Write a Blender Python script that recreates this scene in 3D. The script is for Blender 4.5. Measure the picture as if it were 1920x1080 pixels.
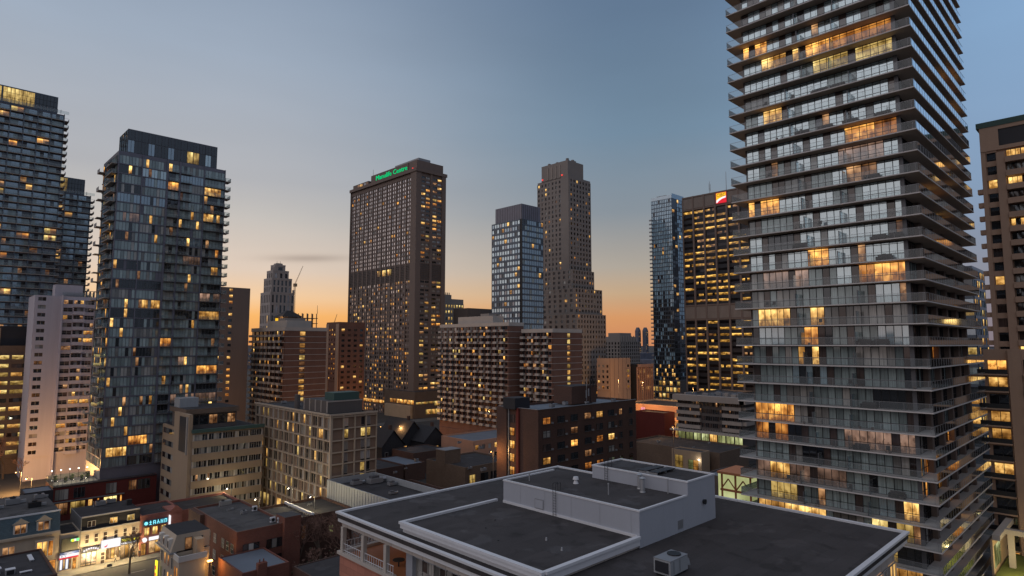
import bpy, math, random
R = random.Random(7)
for o in list(bpy.data.objects): bpy.data.objects.remove(o)
SC = bpy.context.scene
COL = SC.collection
# ---------------------------------------------------------------- camera
f = 1155.0; TH = math.radians(5.2); A = math.radians(45.8); H = 48.0
ch, sh, ca, sa = math.cos(TH), math.sin(TH), math.cos(A), math.sin(A)
cd = bpy.data.cameras.new("camera"); cam = bpy.data.objects.new("camera", cd); COL.objects.link(cam)
cd.sensor_width = 36; cd.lens = 36 * f / 1920; cd.clip_start = .5; cd.clip_end = 20000
cam.location = (0, 0, H); cam.rotation_euler = (math.radians(90) + TH, 0, A - math.radians(90))
SC.camera = cam
SC.view_settings.view_transform = 'Standard'; SC.view_settings.look = 'None'
SC.view_settings.exposure = 0; SC.view_settings.gamma = 1
SC.cycles.use_denoising = True
SC.cycles.max_bounces = 6; SC.cycles.transparent_max_bounces = 16
SC.cycles.sample_clamp_indirect = 3; SC.cycles.caustics_reflective = False; SC.cycles.caustics_refractive = False

def lin(c):
    return tuple(((v / 255) / 12.92 if v <= 10 else (((v / 255) + .055) / 1.055) ** 2.4) for v in c) + (1,)
# ---------------------------------------------------------------- sky after sunset
W = bpy.data.worlds.new("World"); SC.world = W; W.use_nodes = True
nt = W.node_tree; nt.nodes.clear(); nn = nt.nodes; lk = nt.links
def M(op, a, b=None, c=None, clamp=False, tree=None):
    t = tree or nt
    n = t.nodes.new('ShaderNodeMath'); n.operation = op; n.use_clamp = clamp
    for i, v in enumerate((a, b, c)):
        if v is None: continue
        if isinstance(v, (int, float)): n.inputs[i].default_value = v
        else: t.links.new(v, n.inputs[i])
    return n.outputs[0]
tc = nn.new('ShaderNodeTexCoord'); sp = nn.new('ShaderNodeSeparateXYZ'); lk.new(tc.outputs['Generated'], sp.inputs[0])
fx = M('ADD', M('MULTIPLY', sp.outputs[0], ca), M('MULTIPLY', sp.outputs[1], sa))
rx = M('SUBTRACT', M('MULTIPLY', sp.outputs[0], sa), M('MULTIPLY', sp.outputs[1], ca))
az = M('MULTIPLY', M('ARCTAN2', rx, fx), 57.29578)      # degrees right of the view down the avenue
el = M('MULTIPLY', M('ARCSINE', sp.outputs[2]), 57.29578)
e01 = M('DIVIDE', el, 90, clamp=True)
def ramp(stops):
    r = nn.new('ShaderNodeValToRGB'); lk.new(e01, r.inputs[0]); r.color_ramp.interpolation = 'B_SPLINE' if 0 else 'LINEAR'
    cr = r.color_ramp
    while len(cr.elements) > 1: cr.elements.remove(cr.elements[-1])
    cr.elements[0].position = stops[0][0] / 90; cr.elements[0].color = lin(stops[0][1])
    for p, c in stops[1:]:
        e = cr.elements.new(p / 90); e.color = lin(c)
    return r.outputs[0]
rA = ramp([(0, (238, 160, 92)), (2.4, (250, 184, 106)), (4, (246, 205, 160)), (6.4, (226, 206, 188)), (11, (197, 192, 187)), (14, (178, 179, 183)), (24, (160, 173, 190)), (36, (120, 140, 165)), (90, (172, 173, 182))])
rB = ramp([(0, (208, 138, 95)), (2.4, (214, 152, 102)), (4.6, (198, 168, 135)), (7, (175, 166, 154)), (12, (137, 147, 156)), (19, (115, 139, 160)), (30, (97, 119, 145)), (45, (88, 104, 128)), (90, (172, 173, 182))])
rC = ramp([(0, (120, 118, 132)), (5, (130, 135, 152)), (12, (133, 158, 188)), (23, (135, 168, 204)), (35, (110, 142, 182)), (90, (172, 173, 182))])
def sm(v, a, b):
    n = nn.new('ShaderNodeMapRange'); n.interpolation_type = 'SMOOTHSTEP'; lk.new(v, n.inputs[0])
    n.inputs[1].default_value = a; n.inputs[2].default_value = b; return n.outputs[0]
def mix(fac, a, b):
    n = nn.new('ShaderNodeMix'); n.data_type = 'RGBA'
    lk.new(fac, n.inputs[0])
    for i, v in ((6, a), (7, b)):
        if isinstance(v, tuple): n.inputs[i].default_value = v
        else: lk.new(v, n.inputs[i])
    return n.outputs[2]
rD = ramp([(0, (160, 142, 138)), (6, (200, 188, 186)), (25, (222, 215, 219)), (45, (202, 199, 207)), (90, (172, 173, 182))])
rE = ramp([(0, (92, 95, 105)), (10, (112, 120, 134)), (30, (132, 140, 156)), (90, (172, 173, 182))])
c = mix(sm(az, -26, 12), rA, rB); c = mix(sm(az, 14, 44), c, rC)
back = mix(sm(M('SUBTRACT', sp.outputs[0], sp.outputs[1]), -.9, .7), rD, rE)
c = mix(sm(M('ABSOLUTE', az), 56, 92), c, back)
# the one thin streak of cloud low over the sunset
d1 = M('DIVIDE', M('SUBTRACT', az, -18.5), 3.4)
tilt = M('ADD', el, M('MULTIPLY', M('ADD', az, 18.5), -.045))
d2 = M('DIVIDE', M('SUBTRACT', tilt, 7.55), .33)
g = M('EXPONENT', M('MULTIPLY', M('ADD', M('MULTIPLY', d1, d1), M('MULTIPLY', d2, d2)), -1.0))
c = mix(M('MULTIPLY', g, .42, clamp=True), c, lin((128, 112, 105)))
mpz = nn.new('ShaderNodeMapping'); mpz.inputs['Scale'].default_value = (2.2, 2.2, 9); lk.new(tc.outputs['Generated'], mpz.inputs[0])
nz = nn.new('ShaderNodeTexNoise'); nz.inputs['Scale'].default_value = 1.4; nz.inputs['Detail'].default_value = 5; lk.new(mpz.outputs[0], nz.inputs[0])
vs = nn.new('ShaderNodeVectorMath'); vs.operation = 'SCALE'; lk.new(c, vs.inputs[0]); lk.new(M('ADD', .93, M('MULTIPLY', nz.outputs[0], .14)), vs.inputs['Scale']); c = vs.outputs[0]
below = M('LESS_THAN', sp.outputs[2], -.003)
c = mix(below, c, (.03, .03, .035, 1))
bg = nn.new('ShaderNodeBackground'); lk.new(c, bg.inputs[0]); bg.inputs[1].default_value = 1.0
wo = nn.new('ShaderNodeOutputWorld'); lk.new(bg.outputs[0], wo.inputs[0])
# the sun is just below the horizon: only a very soft warm glow comes from that side
sd = bpy.data.lights.new("sun", 'SUN'); sd.energy = .12; sd.angle = math.radians(30); sd.color = (1, .62, .35)
so = bpy.data.objects.new("sun", sd); COL.objects.link(so)
so.rotation_euler = (math.radians(86), 0, A - math.radians(90) + math.radians(17) + math.pi)

# ---------------------------------------------------------------- survey: photo point + distance -> place
def proj(x, y, z):
    r = x * sa - y * ca; F = x * ca + y * sa; U = z - H; d = F * ch + U * sh
    if d < 1: return (-9999, -9999, d)
    return 960 + f * r / d, 540 - f * (U * ch - F * sh) / d, d
def atF(px, py, F):
    a = (px - 960) / f; b = (540 - py) / f; k = F / (ch - b * sh); r = a * k
    return F * ca + r * sa, F * sa - r * ca, H + (sh + b * ch) * k
def atZ(px, py, z):
    b = (540 - py) / f; return atF(px, py, (z - H) / (sh + b * ch) * (ch - b * sh))
def ext(P, ax, xt):
    x, y, z = P; r = x * sa - y * ca; F = x * ca + y * sa; d = F * ch + (z - H) * sh
    rr, ff = (sa, ca) if ax == 'X' else (-ca, sa)
    k = (xt - 960) / f; return (k * d - r) / (rr - k * ff * ch)

# ---------------------------------------------------------------- materials
MATS = {}
class NT:
    def __init__(s, name):
        s.m = bpy.data.materials.new(name); s.m.use_nodes = True; s.t = s.m.node_tree; s.t.nodes.clear()
        s.out = s.n('OutputMaterial'); MATS[name] = s.m
    def n(s, k, **kw):
        x = s.t.nodes.new('ShaderNode' + k)
        for a, b in kw.items(): setattr(x, a, b)
        return x
    def l(s, a, b): s.t.links.new(a, b)
    def M(s, *a, **k): return M(*a, tree=s.t, **k)
    def mix(s, fac, a, b, mode='MIX'):
        n = s.n('Mix', data_type='RGBA', blend_type=mode)
        for i, v in ((0, fac), (6, a), (7, b)):
            if isinstance(v, (tuple, float, int)): n.inputs[i].default_value = v
            else: s.l(v, n.inputs[i])
        return n.outputs[2]
def rgb(c): return tuple(c) + (1,)
def surf(name, col, rough=.85, metal=0, var=.25, sc=.25, fine=4.0, kind=None, mortar=None, bump=.0, streak=0.0, flat=False, stain=0.0):
    t = NT(name); p = t.n('BsdfPrincipled'); t.l(p.outputs[0], t.out.inputs[0])
    p.inputs['Roughness'].default_value = rough; p.inputs['Metallic'].default_value = metal
    tc = t.n('TexCoord').outputs['Object']
    a = t.n('TexNoise'); a.inputs['Scale'].default_value = sc; a.inputs['Detail'].default_value = 5; t.l(tc, a.inputs[0])
    b = t.n('TexNoise'); b.inputs['Scale'].default_value = fine; b.inputs['Detail'].default_value = 3; t.l(tc, b.inputs[0])
    v = t.M('ADD', t.M('MULTIPLY', a.outputs[0], .65), t.M('MULTIPLY', b.outputs[0], .35))
    if streak:
        mp = t.n('Mapping'); mp.inputs['Scale'].default_value = (1.6, 1.6, .08); t.l(tc, mp.inputs[0])
        s_ = t.n('TexNoise'); s_.inputs['Scale'].default_value = 1; s_.inputs['Detail'].default_value = 3; t.l(mp.outputs[0], s_.inputs[0])
        v = t.M('ADD', t.M('MULTIPLY', v, 1 - streak), t.M('MULTIPLY', s_.outputs[0], streak))
    k = t.M('ADD', t.M('MULTIPLY', t.M('SUBTRACT', v, .5), var * 4), 1.0)
    if stain:      # dried puddles and patches
        q = t.n('TexNoise'); q.inputs['Scale'].default_value = .33; q.inputs['Detail'].default_value = 4; q.inputs['Distortion'].default_value = .8; t.l(tc, q.inputs[0])
        mr = t.n('MapRange'); t.l(q.outputs[0], mr.inputs[0]); mr.inputs[1].default_value = .56; mr.inputs[2].default_value = .66; mr.inputs[3].default_value = 1; mr.inputs[4].default_value = 1 - stain; k = t.M('MULTIPLY', k, mr.outputs[0])
        q2 = t.n('TexNoise'); q2.inputs['Scale'].default_value = .17; q2.inputs['Detail'].default_value = 6; t.l(tc, q2.inputs[0])
        mr = t.n('MapRange'); t.l(q2.outputs[0], mr.inputs[0]); mr.inputs[1].default_value = .58; mr.inputs[2].default_value = .62; mr.inputs[3].default_value = 1; mr.inputs[4].default_value = 1.22; k = t.M('MULTIPLY', k, mr.outputs[0])
        t.l(t.M('SUBTRACT', rough, t.M('MULTIPLY', t.M('SUBTRACT', 1, mr.outputs[0]), -.8)), p.inputs['Roughness'])
    base = rgb(col)
    if kind:
        sx = t.n('SeparateXYZ'); t.l(tc, sx.inputs[0]); cx = t.n('CombineXYZ')
        t.l(sx.outputs[0] if flat else t.M('ADD', sx.outputs[0], sx.outputs[1]), cx.inputs[0]); t.l(sx.outputs[1] if flat else sx.outputs[2], cx.inputs[1])
        br = t.n('TexBrick'); t.l(cx.outputs[0], br.inputs[0]); br.inputs['Scale'].default_value = 1
        bw, bh, mo = kind
        br.inputs['Brick Width'].default_value = bw; br.inputs['Row Height'].default_value = bh; br.inputs['Mortar Size'].default_value = mo
        br.inputs['Color1'].default_value = base; br.inputs['Color2'].default_value = rgb([x * .78 for x in col]); br.inputs['Mortar'].default_value = rgb(mortar or [x * .6 for x in col])
        base = br.outputs[0]
    n = t.n('VectorMath', operation='SCALE')
    if isinstance(base, tuple): n.inputs[0].default_value = base[:3]
    else: t.l(base, n.inputs[0])
    t.l(k, n.inputs['Scale']); t.l(n.outputs[0], p.inputs['Base Color'])
    if bump:
        bu = t.n('Bump'); bu.inputs['Strength'].default_value = bump; bu.inputs['Distance'].default_value = .05
        t.l(b.outputs[0], bu.inputs['Height']); t.l(bu.outputs[0], p.inputs['Normal'])
    return t.m
def rnd(t):
    g = t.n('NewGeometry').outputs['Random Per Island']; o = t.n('ObjectInfo').outputs['Random']
    return t.M('FRACT', t.M('ADD', t.M('MULTIPLY', g, 7.13), t.M('MULTIPLY', o, 3.71)))
def glass(name, base, tint, refl, rough=.04, var=.5, wob=.02):
    """window glass seen from outside: a mirror of the sky over a dim room or a blind"""
    t = NT(name); r = rnd(t); tc = t.n('TexCoord').outputs['UV']
    mp = t.n('Mapping'); t.l(tc, mp.inputs[0]); mp.inputs['Scale'].default_value = (9, .6, 1)
    cb = t.n('CombineXYZ'); t.l(t.M('MULTIPLY', r, 40), cb.inputs[0]); t.l(t.M('MULTIPLY', r, 17), cb.inputs[1]); t.l(cb.outputs[0], mp.inputs['Location'])
    nz = t.n('TexNoise'); t.l(mp.outputs[0], nz.inputs[0]); nz.inputs['Scale'].default_value = 1; nz.inputs['Detail'].default_value = 2
    k = t.M('MULTIPLY', t.M('ADD', t.M('MULTIPLY', r, var * 2), 1 - var), t.M('ADD', t.M('MULTIPLY', nz.outputs[0], 1.4), .3))
    v = t.n('VectorMath', operation='SCALE'); v.inputs[0].default_value = base; t.l(k, v.inputs['Scale'])
    df = t.n('BsdfDiffuse'); t.l(v.outputs[0], df.inputs[0])
    gl = t.n('BsdfGlossy'); gl.inputs['Color'].default_value = rgb(tint); gl.inputs['Roughness'].default_value = rough
    # each pane sits a hair out of true
    ge = t.n('NewGeometry').outputs['Normal']; wn = t.n('TexWhiteNoise', noise_dimensions='1D'); t.l(r, wn.inputs['W'])
    ad = t.n('VectorMath', operation='MULTIPLY_ADD'); sb = t.n('VectorMath', operation='SUBTRACT'); t.l(wn.outputs['Color'], sb.inputs[0]); sb.inputs[1].default_value = (.5, .5, .5)
    t.l(sb.outputs[0], ad.inputs[0]); ad.inputs[1].default_value = (wob,) * 3; t.l(ge, ad.inputs[2])
    nm = t.n('VectorMath', operation='NORMALIZE'); t.l(ad.outputs[0], nm.inputs[0]); t.l(nm.outputs[0], gl.inputs['Normal'])
    fr = t.n('LayerWeight'); fr.inputs[0].default_value = .35
    fac = t.M('ADD', t.M('MULTIPLY', fr.outputs['Fresnel'], .6), refl, clamp=True)
    ms = t.n('MixShader'); t.l(fac, ms.inputs[0]); t.l(df.outputs[0], ms.inputs[1]); t.l(gl.outputs[0], ms.inputs[2]); t.l(ms.outputs[0], t.out.inputs[0])
    return t.m
def lit(name, c1, c2, st, contrast=1.0, sample=False, sky=.06):
    """a lit room behind glass: lamps, blinds, furniture in the way"""
    t = NT(name); uv = t.n('TexCoord').outputs['UV']; s = t.n('SeparateXYZ'); t.l(uv, s.inputs[0])
    w1 = t.n('TexWhiteNoise', noise_dimensions='1D'); t.l(t.M('ADD', t.M('FLOOR', t.M('DIVIDE', s.outputs[0], 32)), t.M('MULTIPLY', t.n('ObjectInfo').outputs['Random'], 9)), w1.inputs['W']); r = w1.outputs['Value']
    cb = t.n('CombineXYZ'); t.l(t.M('MULTIPLY', r, 53), cb.inputs[0]); t.l(t.M('MULTIPLY', r, 31), cb.inputs[1])
    def noise(sx, sy, sc, det=2):
        mp = t.n('Mapping'); t.l(uv, mp.inputs[0]); mp.inputs['Scale'].default_value = (sx, sy, 1); t.l(cb.outputs[0], mp.inputs['Location'])
        n = t.n('TexNoise'); t.l(mp.outputs[0], n.inputs[0]); n.inputs['Scale'].default_value = sc; n.inputs['Detail'].default_value = det; return n.outputs[0]
    big = noise(.45, .9, 1.3); cur = noise(7, .3, 1, 1); fur = noise(1.6, 1.7, 1.5)
    obj = t.M('MULTIPLY', t.M('GREATER_THAN', t.M('SUBTRACT', fur, t.M('MULTIPLY', s.outputs[1], .25)), .45), .38)
    b = t.M('ADD', .32, t.M('MULTIPLY', t.M('SUBTRACT', big, .36), 3.2 * contrast))
    b = t.M('MULTIPLY', t.M('MAXIMUM', b, .10), t.M('ADD', .82, t.M('MULTIPLY', cur, .3)))
    b = t.M('MULTIPLY', b, t.M('SUBTRACT', 1, obj)); b = t.M('MULTIPLY', b, t.M('ADD', .55, t.M('MULTIPLY', s.outputs[1], .75)))
    b = t.M('MULTIPLY', b, t.M('ADD', .4, t.M('MULTIPLY', r, 1.0)))
    vo = t.n('TexVoronoi'); mp = t.n('Mapping'); t.l(uv, mp.inputs[0]); mp.inputs['Scale'].default_value = (.42, .8, 1); t.l(cb.outputs[0], mp.inputs['Location']); t.l(mp.outputs[0], vo.inputs['Vector']); vo.inputs['Scale'].default_value = 1
    dd_ = t.M('MULTIPLY', vo.outputs['Distance'], 5.5); lamp = t.M('EXPONENT', t.M('MULTIPLY', t.M('MULTIPLY', dd_, dd_), -1.0))
    b = t.M('ADD', b, t.M('MULTIPLY', lamp, 1.0 * contrast))
    col = t.mix(t.M('MULTIPLY', b, .7, clamp=True), rgb(c1), rgb(c2))
    em = t.n('Emission'); t.l(col, em.inputs[0]); t.l(t.M('MULTIPLY', b, st), em.inputs[1])
    gl = t.n('BsdfGlossy'); gl.inputs['Color'].default_value = (.9, .95, 1, 1); gl.inputs['Roughness'].default_value = .05
    fr = t.n('LayerWeight'); fr.inputs[0].default_value = .3
    ms = t.n('MixShader'); t.l(t.M('ADD', t.M('MULTIPLY', fr.outputs['Fresnel'], .35), sky, clamp=True), ms.inputs[0])
    t.l(em.outputs[0], ms.inputs[1]); t.l(gl.outputs[0], ms.inputs[2]); t.l(ms.outputs[0], t.out.inputs[0])
    t.m.cycles.emission_sampling = 'AUTO' if sample else 'NONE'
    return t.m
def glow(name, col, st, sample=False):
    t = NT(name); e = t.n('Emission'); e.inputs[0].default_value = rgb(col); e.inputs[1].default_value = st; t.l(e.outputs[0], t.out.inputs[0])
    t.m.cycles.emission_sampling = 'AUTO' if sample else 'NONE'; return t.m

surf('asphalt', (.10, .097, .09), .9, sc=.05, fine=2); surf('pavement', (.24, .23, .21), .9, kind=(1.5, 1.5, .02), mortar=(.12, .12, .11))
surf('paint_white', (.6, .6, .58), .7); surf('ground_dark', (.045, .043, .042), .95, sc=.02, var=.4)
surf('roof_dark', (.043, .041, .045), .9, sc=.12, fine=3, var=.35, kind=(9, 1.2, .04), flat=True, stain=.35); surf('roof_blue', (.15, .18, .22), .6, sc=.2, var=.15); surf('roof_mid', (.085, .083, .085), .9, sc=.15, var=.35, kind=(8, 1.5, .04), flat=True, stain=.4)
surf('roof_gravel', (.054, .049, .051), .9, sc=.22, fine=7, var=.34, bump=.35, kind=(11, 1.6, .03), mortar=(.038, .035, .037), flat=True, stain=.4)
surf('coping_white', (.68, .70, .74), .5, var=.08, streak=.3); surf('panel_white', (.40, .43, .49), .55, var=.06, sc=.4, streak=.3); surf('precast_cream', (.55, .5, .46), .8, var=.1, kind=(1.9, 3.4, .03), mortar=(.25, .22, .2))
surf('cream_trim', (.5, .46, .42), .7, var=.12); surf('salmon_wall', (.5, .21, .15), .85, var=.15, kind=(1.6, .8, .02))
surf('concrete', (.36, .32, .29), .85, var=.15, streak=.4); surf('concrete_dark', (.12, .105, .1), .85, var=.15, streak=.3); surf('slab_edge', (.58, .56, .55), .8, var=.1, streak=.2); surf('soffit', (.52, .42, .34), .85, var=.12)
surf('brown_concrete', (.20, .155, .135), .85, var=.12, streak=.4, sc=.1); surf('tower_stone', (.27, .245, .23), .85, var=.12, sc=.08, streak=.3)
surf('white_stone', (.42, .38, .36), .85, var=.15, streak=.4, sc=.12); surf('white_paint', (.58, .54, .6), .8, var=.1, streak=.4, sc=.08)
surf('brick_brown', (.22, .105, .075), .9, kind=(.5, .16, .02), mortar=(.17, .11, .09), var=.2); surf('brick_dark', (.11, .055, .04), .9, kind=(.5, .16, .02), mortar=(.09, .06, .05), var=.2)
surf('brick_red', (.20, .065, .045), .9, kind=(.5, .16, .02), mortar=(.16, .1, .08), var=.2); surf('brick_pink', (.38, .15, .12), .9, kind=(.5, .16, .02), var=.2)
surf('red_wall', (.17, .028, .022), .8, var=.12, kind=(.5, .16, .015)); surf('tan_wall', (.36, .27, .19), .85, var=.12, streak=.4, sc=.12); surf('tan_brown', (.19, .135, .1), .85, var=.15, kind=(.6, .2, .02))
surf('cream_frame', (.45, .37, .29), .8, var=.12, streak=.3); surf('grey_brown_panel', (.23, .16, .12), .8, var=.2)
surf('rose_concrete', (.42, .29, .215), .85, var=.12, streak=.3, sc=.15); surf('peach_wall', (.55, .3, .2), .85, var=.15); surf('beige', (.5, .38, .26), .85, var=.15)
surf('slate_blue', (.09, .14, .17), .7, var=.2, kind=(.5, .35, .02)); surf('slate_black', (.03, .03, .035), .8, var=.2, kind=(.5, .3, .02))
surf('shop_cream', (.50, .42, .33), .85, var=.12, streak=.3); surf('white_trim', (.65, .63, .6), .6, var=.1); surf('metal_grey', (.3, .31, .33), .45, .4, var=.1); surf('galvanised', (.45, .47, .5), .4, .5, var=.15)
surf('frame_dark', (.022, .024, .028), .5, .2, var=.1); surf('frame_grey', (.12, .125, .14), .45, .4, var=.1); surf('frame_light', (.42, .40, .38), .6, var=.1); surf('spandrel_blue', (.10, .13, .17), .3, .3, var=.2)
surf('spandrel_mauve', (.19, .19, .235), .35, .3, var=.15); surf('corrugated', (.4, .43, .46), .5, .3, var=.15, streak=.6, sc=.3); surf('green_copper', (.05, .10, .09), .7, var=.2); surf('green_paint', (.02, .18, .14), .5, var=.15)
surf('black_panel', (.02, .022, .03), .5, var=.2); surf('bark', (.12, .09, .07), .95, var=.3); surf('twig', (.22, .13, .10), .95, var=.3); surf('hedge', (.07, .09, .05), .9, var=.4); surf('wood_orange', (.5, .2, .09), .7, var=.15, streak=.4)
surf('far_city', (.12, .13, .17), .9, var=.3); surf('crane_steel', (.35, .25, .15), .6, var=.1); surf('awning_red', (.45, .05, .04), .8); surf('cushion_dark', (.05, .045, .045), .9); surf('lawn', (.10, .13, .03), .95, var=.35, fine=6)  # far_city: aerial haze is put into its bluish base colour
surf('blue_sheet', (.05, .2, .45), .6); surf('cloth_dark', (.03, .03, .04), .9); surf('skin', (.5, .3, .22), .6); surf('curtain', (.5, .42, .33), .9)
surf('board_dark', (.07, .07, .055), .6); surf('board_blue', (.03, .06, .22), .5); surf('board_teal', (.02, .09, .14), .5)
def rail(name, dif, boost):
    t = NT(name); df = t.n('BsdfDiffuse'); df.inputs[0].default_value = (.55, .6, .62, 1); tr = t.n('BsdfTransparent'); tr.inputs[0].default_value = (.95, .98, .98, 1)
    gl = t.n('BsdfGlossy'); gl.inputs['Roughness'].default_value = .06; gl.inputs['Color'].default_value = (.9, .96, 1, 1)
    m1 = t.n('MixShader'); m1.inputs[0].default_value = dif; t.l(tr.outputs[0], m1.inputs[1]); t.l(df.outputs[0], m1.inputs[2])
    fr = t.n('Fresnel'); fr.inputs[0].default_value = 1.5; m2 = t.n('MixShader'); t.l(t.M('MULTIPLY', fr.outputs[0], boost, clamp=True), m2.inputs[0]); t.l(m1.outputs[0], m2.inputs[1]); t.l(gl.outputs[0], m2.inputs[2]); t.l(m2.outputs[0], t.out.inputs[0])
rail('rail_glass', .13, .9); rail('rail_mirror', .22, 3.6)
#     name      behind            tint            mirror
glass('g_dark', (.018, .02, .024), (.8, .88, .95), .10); glass('g_blue', (.18, .27, .34), (.72, .88, 1), .42, var=.35)
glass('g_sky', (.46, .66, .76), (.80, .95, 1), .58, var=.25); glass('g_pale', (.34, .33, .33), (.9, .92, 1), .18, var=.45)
glass('g_curtain', (.32, .31, .29), (.8, .9, .95), .10, var=.6); glass('g_brown', (.07, .05, .045), (.8, .8, .8), .08, var=.5)
glass('g_teal', (.29, .36, .36), (.75, .9, .95), .16, var=.38); glass('g_pink', (.75, .68, .68), (1, .95, .95), .6, var=.15); glass('g_azure', (.36, .58, .74), (.75, .9, 1), .22, var=.25); glass('g_black', (.012, .01, .01), (.5, .5, .55), .06, var=.3)  # g_azure: pale blue base stands in for sky reflected in the glass
for sfx, s in (('', False), ('n', True)):
    lit('lit_amber' + sfx, (.75, .20, .03), (1, .5, .11), 1.1, sample=s); lit('lit_gold' + sfx, (.75, .28, .04), (1, .64, .2), 1.15, sample=s)
    lit('lit_yellow' + sfx, (.75, .42, .08), (1, .78, .3), 1.05, .7, sample=s); lit('lit_dim' + sfx, (.35, .12, .04), (.8, .42, .18), .55, sample=s)
    lit('lit_blush' + sfx, (.45, .24, .16), (.9, .55, .38), .62, .5, sample=s, sky=.2)
lit('lit_office', (.5, .19, .02), (1, .56, .12), .8, 1.4); lit('lit_green', (.4, .42, .12), (.8, .85, .45), .9, .6); lit('lit_red', (.5, .03, .03), (1, .2, .12), .9)
lit('lit_shop', (1, .5, .16), (1, .82, .5), 1.5, 1, sample=True)
glow('sign_green', (.0, .62, .2), 1.0); glow('sign_white', (1, .97, 1), 1.05, True); glow('sign_cyan', (.25, .85, 1), 1.3); glow('sign_yellow', (1, .9, .05), 1.2); glow('sign_red', (.85, .03, .05), .9)
glow('sign_amber', (1, .55, .03), 1.1); glow('sign_pink', (1, .35, .4), 1.0); glow('lamp_sodium', (1, .45, .12), 9, False); glow('lamp_white', (1, .88, .65), 9, False); glow('beacon_red', (1, .06, .05), 1.5); glow('sign_lime', (.2, 1, .3), 1.6)

# ---------------------------------------------------------------- mesh builder
class MB:
    def __init__(s): s.v = []; s.f = []; s.m = []; s.uv = []; s.mats = []
    def mi(s, k):
        if k not in s.mats: s.mats.append(k)
        return s.mats.index(k)
    def quad(s, a, b, c, d, k, u=0.0):
        n = len(s.v); s.v += [a, b, c, d]; s.f.append((n, n + 1, n + 2, n + 3)); s.m.append(s.mi(k)); s.uv += [(u, 0), (u + 1, 0), (u + 1, 1), (u, 1)]
    def poly(s, pts, k):
        n = len(s.v); s.v += list(pts); s.f.append(tuple(range(n, n + len(pts)))); s.m.append(s.mi(k)); s.uv += [(0, 0)] * len(pts)
    def hexa(s, p, k, kt=None):
        n = len(s.v); s.v += p; i = s.mi(k); j = s.mi(kt) if kt else i
        for q, mm in (((0, 3, 2, 1), i), ((4, 5, 6, 7), j), ((0, 1, 5, 4), i), ((1, 2, 6, 5), i), ((2, 3, 7, 6), i), ((3, 0, 4, 7), i)):
            s.f.append(tuple(n + a for a in q)); s.m.append(mm); s.uv += [(0, 0), (1, 0), (1, 1), (0, 1)]
    def box(s, x0, x1, y0, y1, z0, z1, k, kt=None):
        if x0 > x1: x0, x1 = x1, x0
        if y0 > y1: y0, y1 = y1, y0
        s.hexa([(x0, y0, z0), (x1, y0, z0), (x1, y1, z0), (x0, y1, z0), (x0, y0, z1), (x1, y0, z1), (x1, y1, z1), (x0, y1, z1)], k, kt); return s
    def fbox(s, F, s0, s1, d0, d1, z0, z1, k):
        a, x0, y0 = F
        if a == 'R': s.box(x0 + s0, x0 + s1, y0 - d1, y0 - d0, z0, z1, k)
        else: s.box(x0 - d1, x0 - d0, y0 + s0, y0 + s1, z0, z1, k)
    def fquad(s, F, s0, s1, d, z0, z1, k, u=0.0):
        a, x0, y0 = F
        if a == 'R': s.quad((x0 + s0, y0 - d, z0), (x0 + s1, y0 - d, z0), (x0 + s1, y0 - d, z1), (x0 + s0, y0 - d, z1), k, u)
        else: s.quad((x0 - d, y0 + s1, z0), (x0 - d, y0 + s0, z0), (x0 - d, y0 + s0, z1), (x0 - d, y0 + s1, z1), k, u)
    def tube(s, p, q, r0, r1, k, n=6, caps=True):
        d = [q[i] - p[i] for i in range(3)]; L = math.sqrt(sum(x * x for x in d)) or 1e-6; d = [x / L for x in d]
        a = (0, 0, 1) if abs(d[2]) < .9 else (1, 0, 0)
        u = (d[1] * a[2] - d[2] * a[1], d[2] * a[0] - d[0] * a[2], d[0] * a[1] - d[1] * a[0]); l = math.sqrt(sum(x * x for x in u)); u = [x / l for x in u]
        w = (d[1] * u[2] - d[2] * u[1], d[2] * u[0] - d[0] * u[2], d[0] * u[1] - d[1] * u[0]); b = len(s.v); mi = s.mi(k)
        for (c, r) in ((p, r0), (q, r1)):
            for i in range(n):
                t_ = 2 * math.pi * i / n; s.v.append(tuple(c[j] + r * (math.cos(t_) * u[j] + math.sin(t_) * w[j]) for j in range(3)))
        for i in range(n):
            j = (i + 1) % n; s.f.append((b + i, b + j, b + n + j, b + n + i)); s.m.append(mi); s.uv += [(0, 0)] * 4
        if caps:
            s.f.append(tuple(b + i for i in reversed(range(n)))); s.m.append(mi); s.uv += [(0, 0)] * n
            s.f.append(tuple(b + n + i for i in range(n))); s.m.append(mi); s.uv += [(0, 0)] * n
        return s
    def mesh(s, name, smooth=False):
        me = bpy.data.meshes.new(name); me.from_pydata(s.v, [], s.f)
        me.polygons.foreach_set('material_index', s.m)
        ul = me.uv_layers.new(name='UVMap'); fl = []
        for a in s.uv: fl += a
        ul.data.foreach_set('uv', fl)
        for k in s.mats: me.materials.append(MATS[k])
        if smooth: me.polygons.foreach_set('use_smooth', [True] * len(s.f))
        me.update(); return me
    def build(s, name, parent=None, smooth=False, **kw):
        o = bpy.data.objects.new(name, s.mesh(name, smooth)); COL.objects.link(o)
        if parent: o.parent = parent
        for a, b in kw.items(): o[a] = b
        return o
LABELS = {}
def thing(name, label, cat, loc=(0, 0, 0), group=None, rz=0):
    o = bpy.data.objects.new(name, None); COL.objects.link(o); o.location = loc; o.rotation_euler.z = rz; o.empty_display_size = 1
    o['label'] = label; o['category'] = cat
    if group: o['group'] = group
    return o
def single(mb, name, label, cat, loc=(0, 0, 0), group=None, rz=0, smooth=False):
    o = mb.build(name, smooth=smooth, label=label, category=cat); o.location = loc; o.rotation_euler.z = rz
    if group: o['group'] = group
    return o
def structure(mb, name): return mb.build(name, kind='structure')
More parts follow.
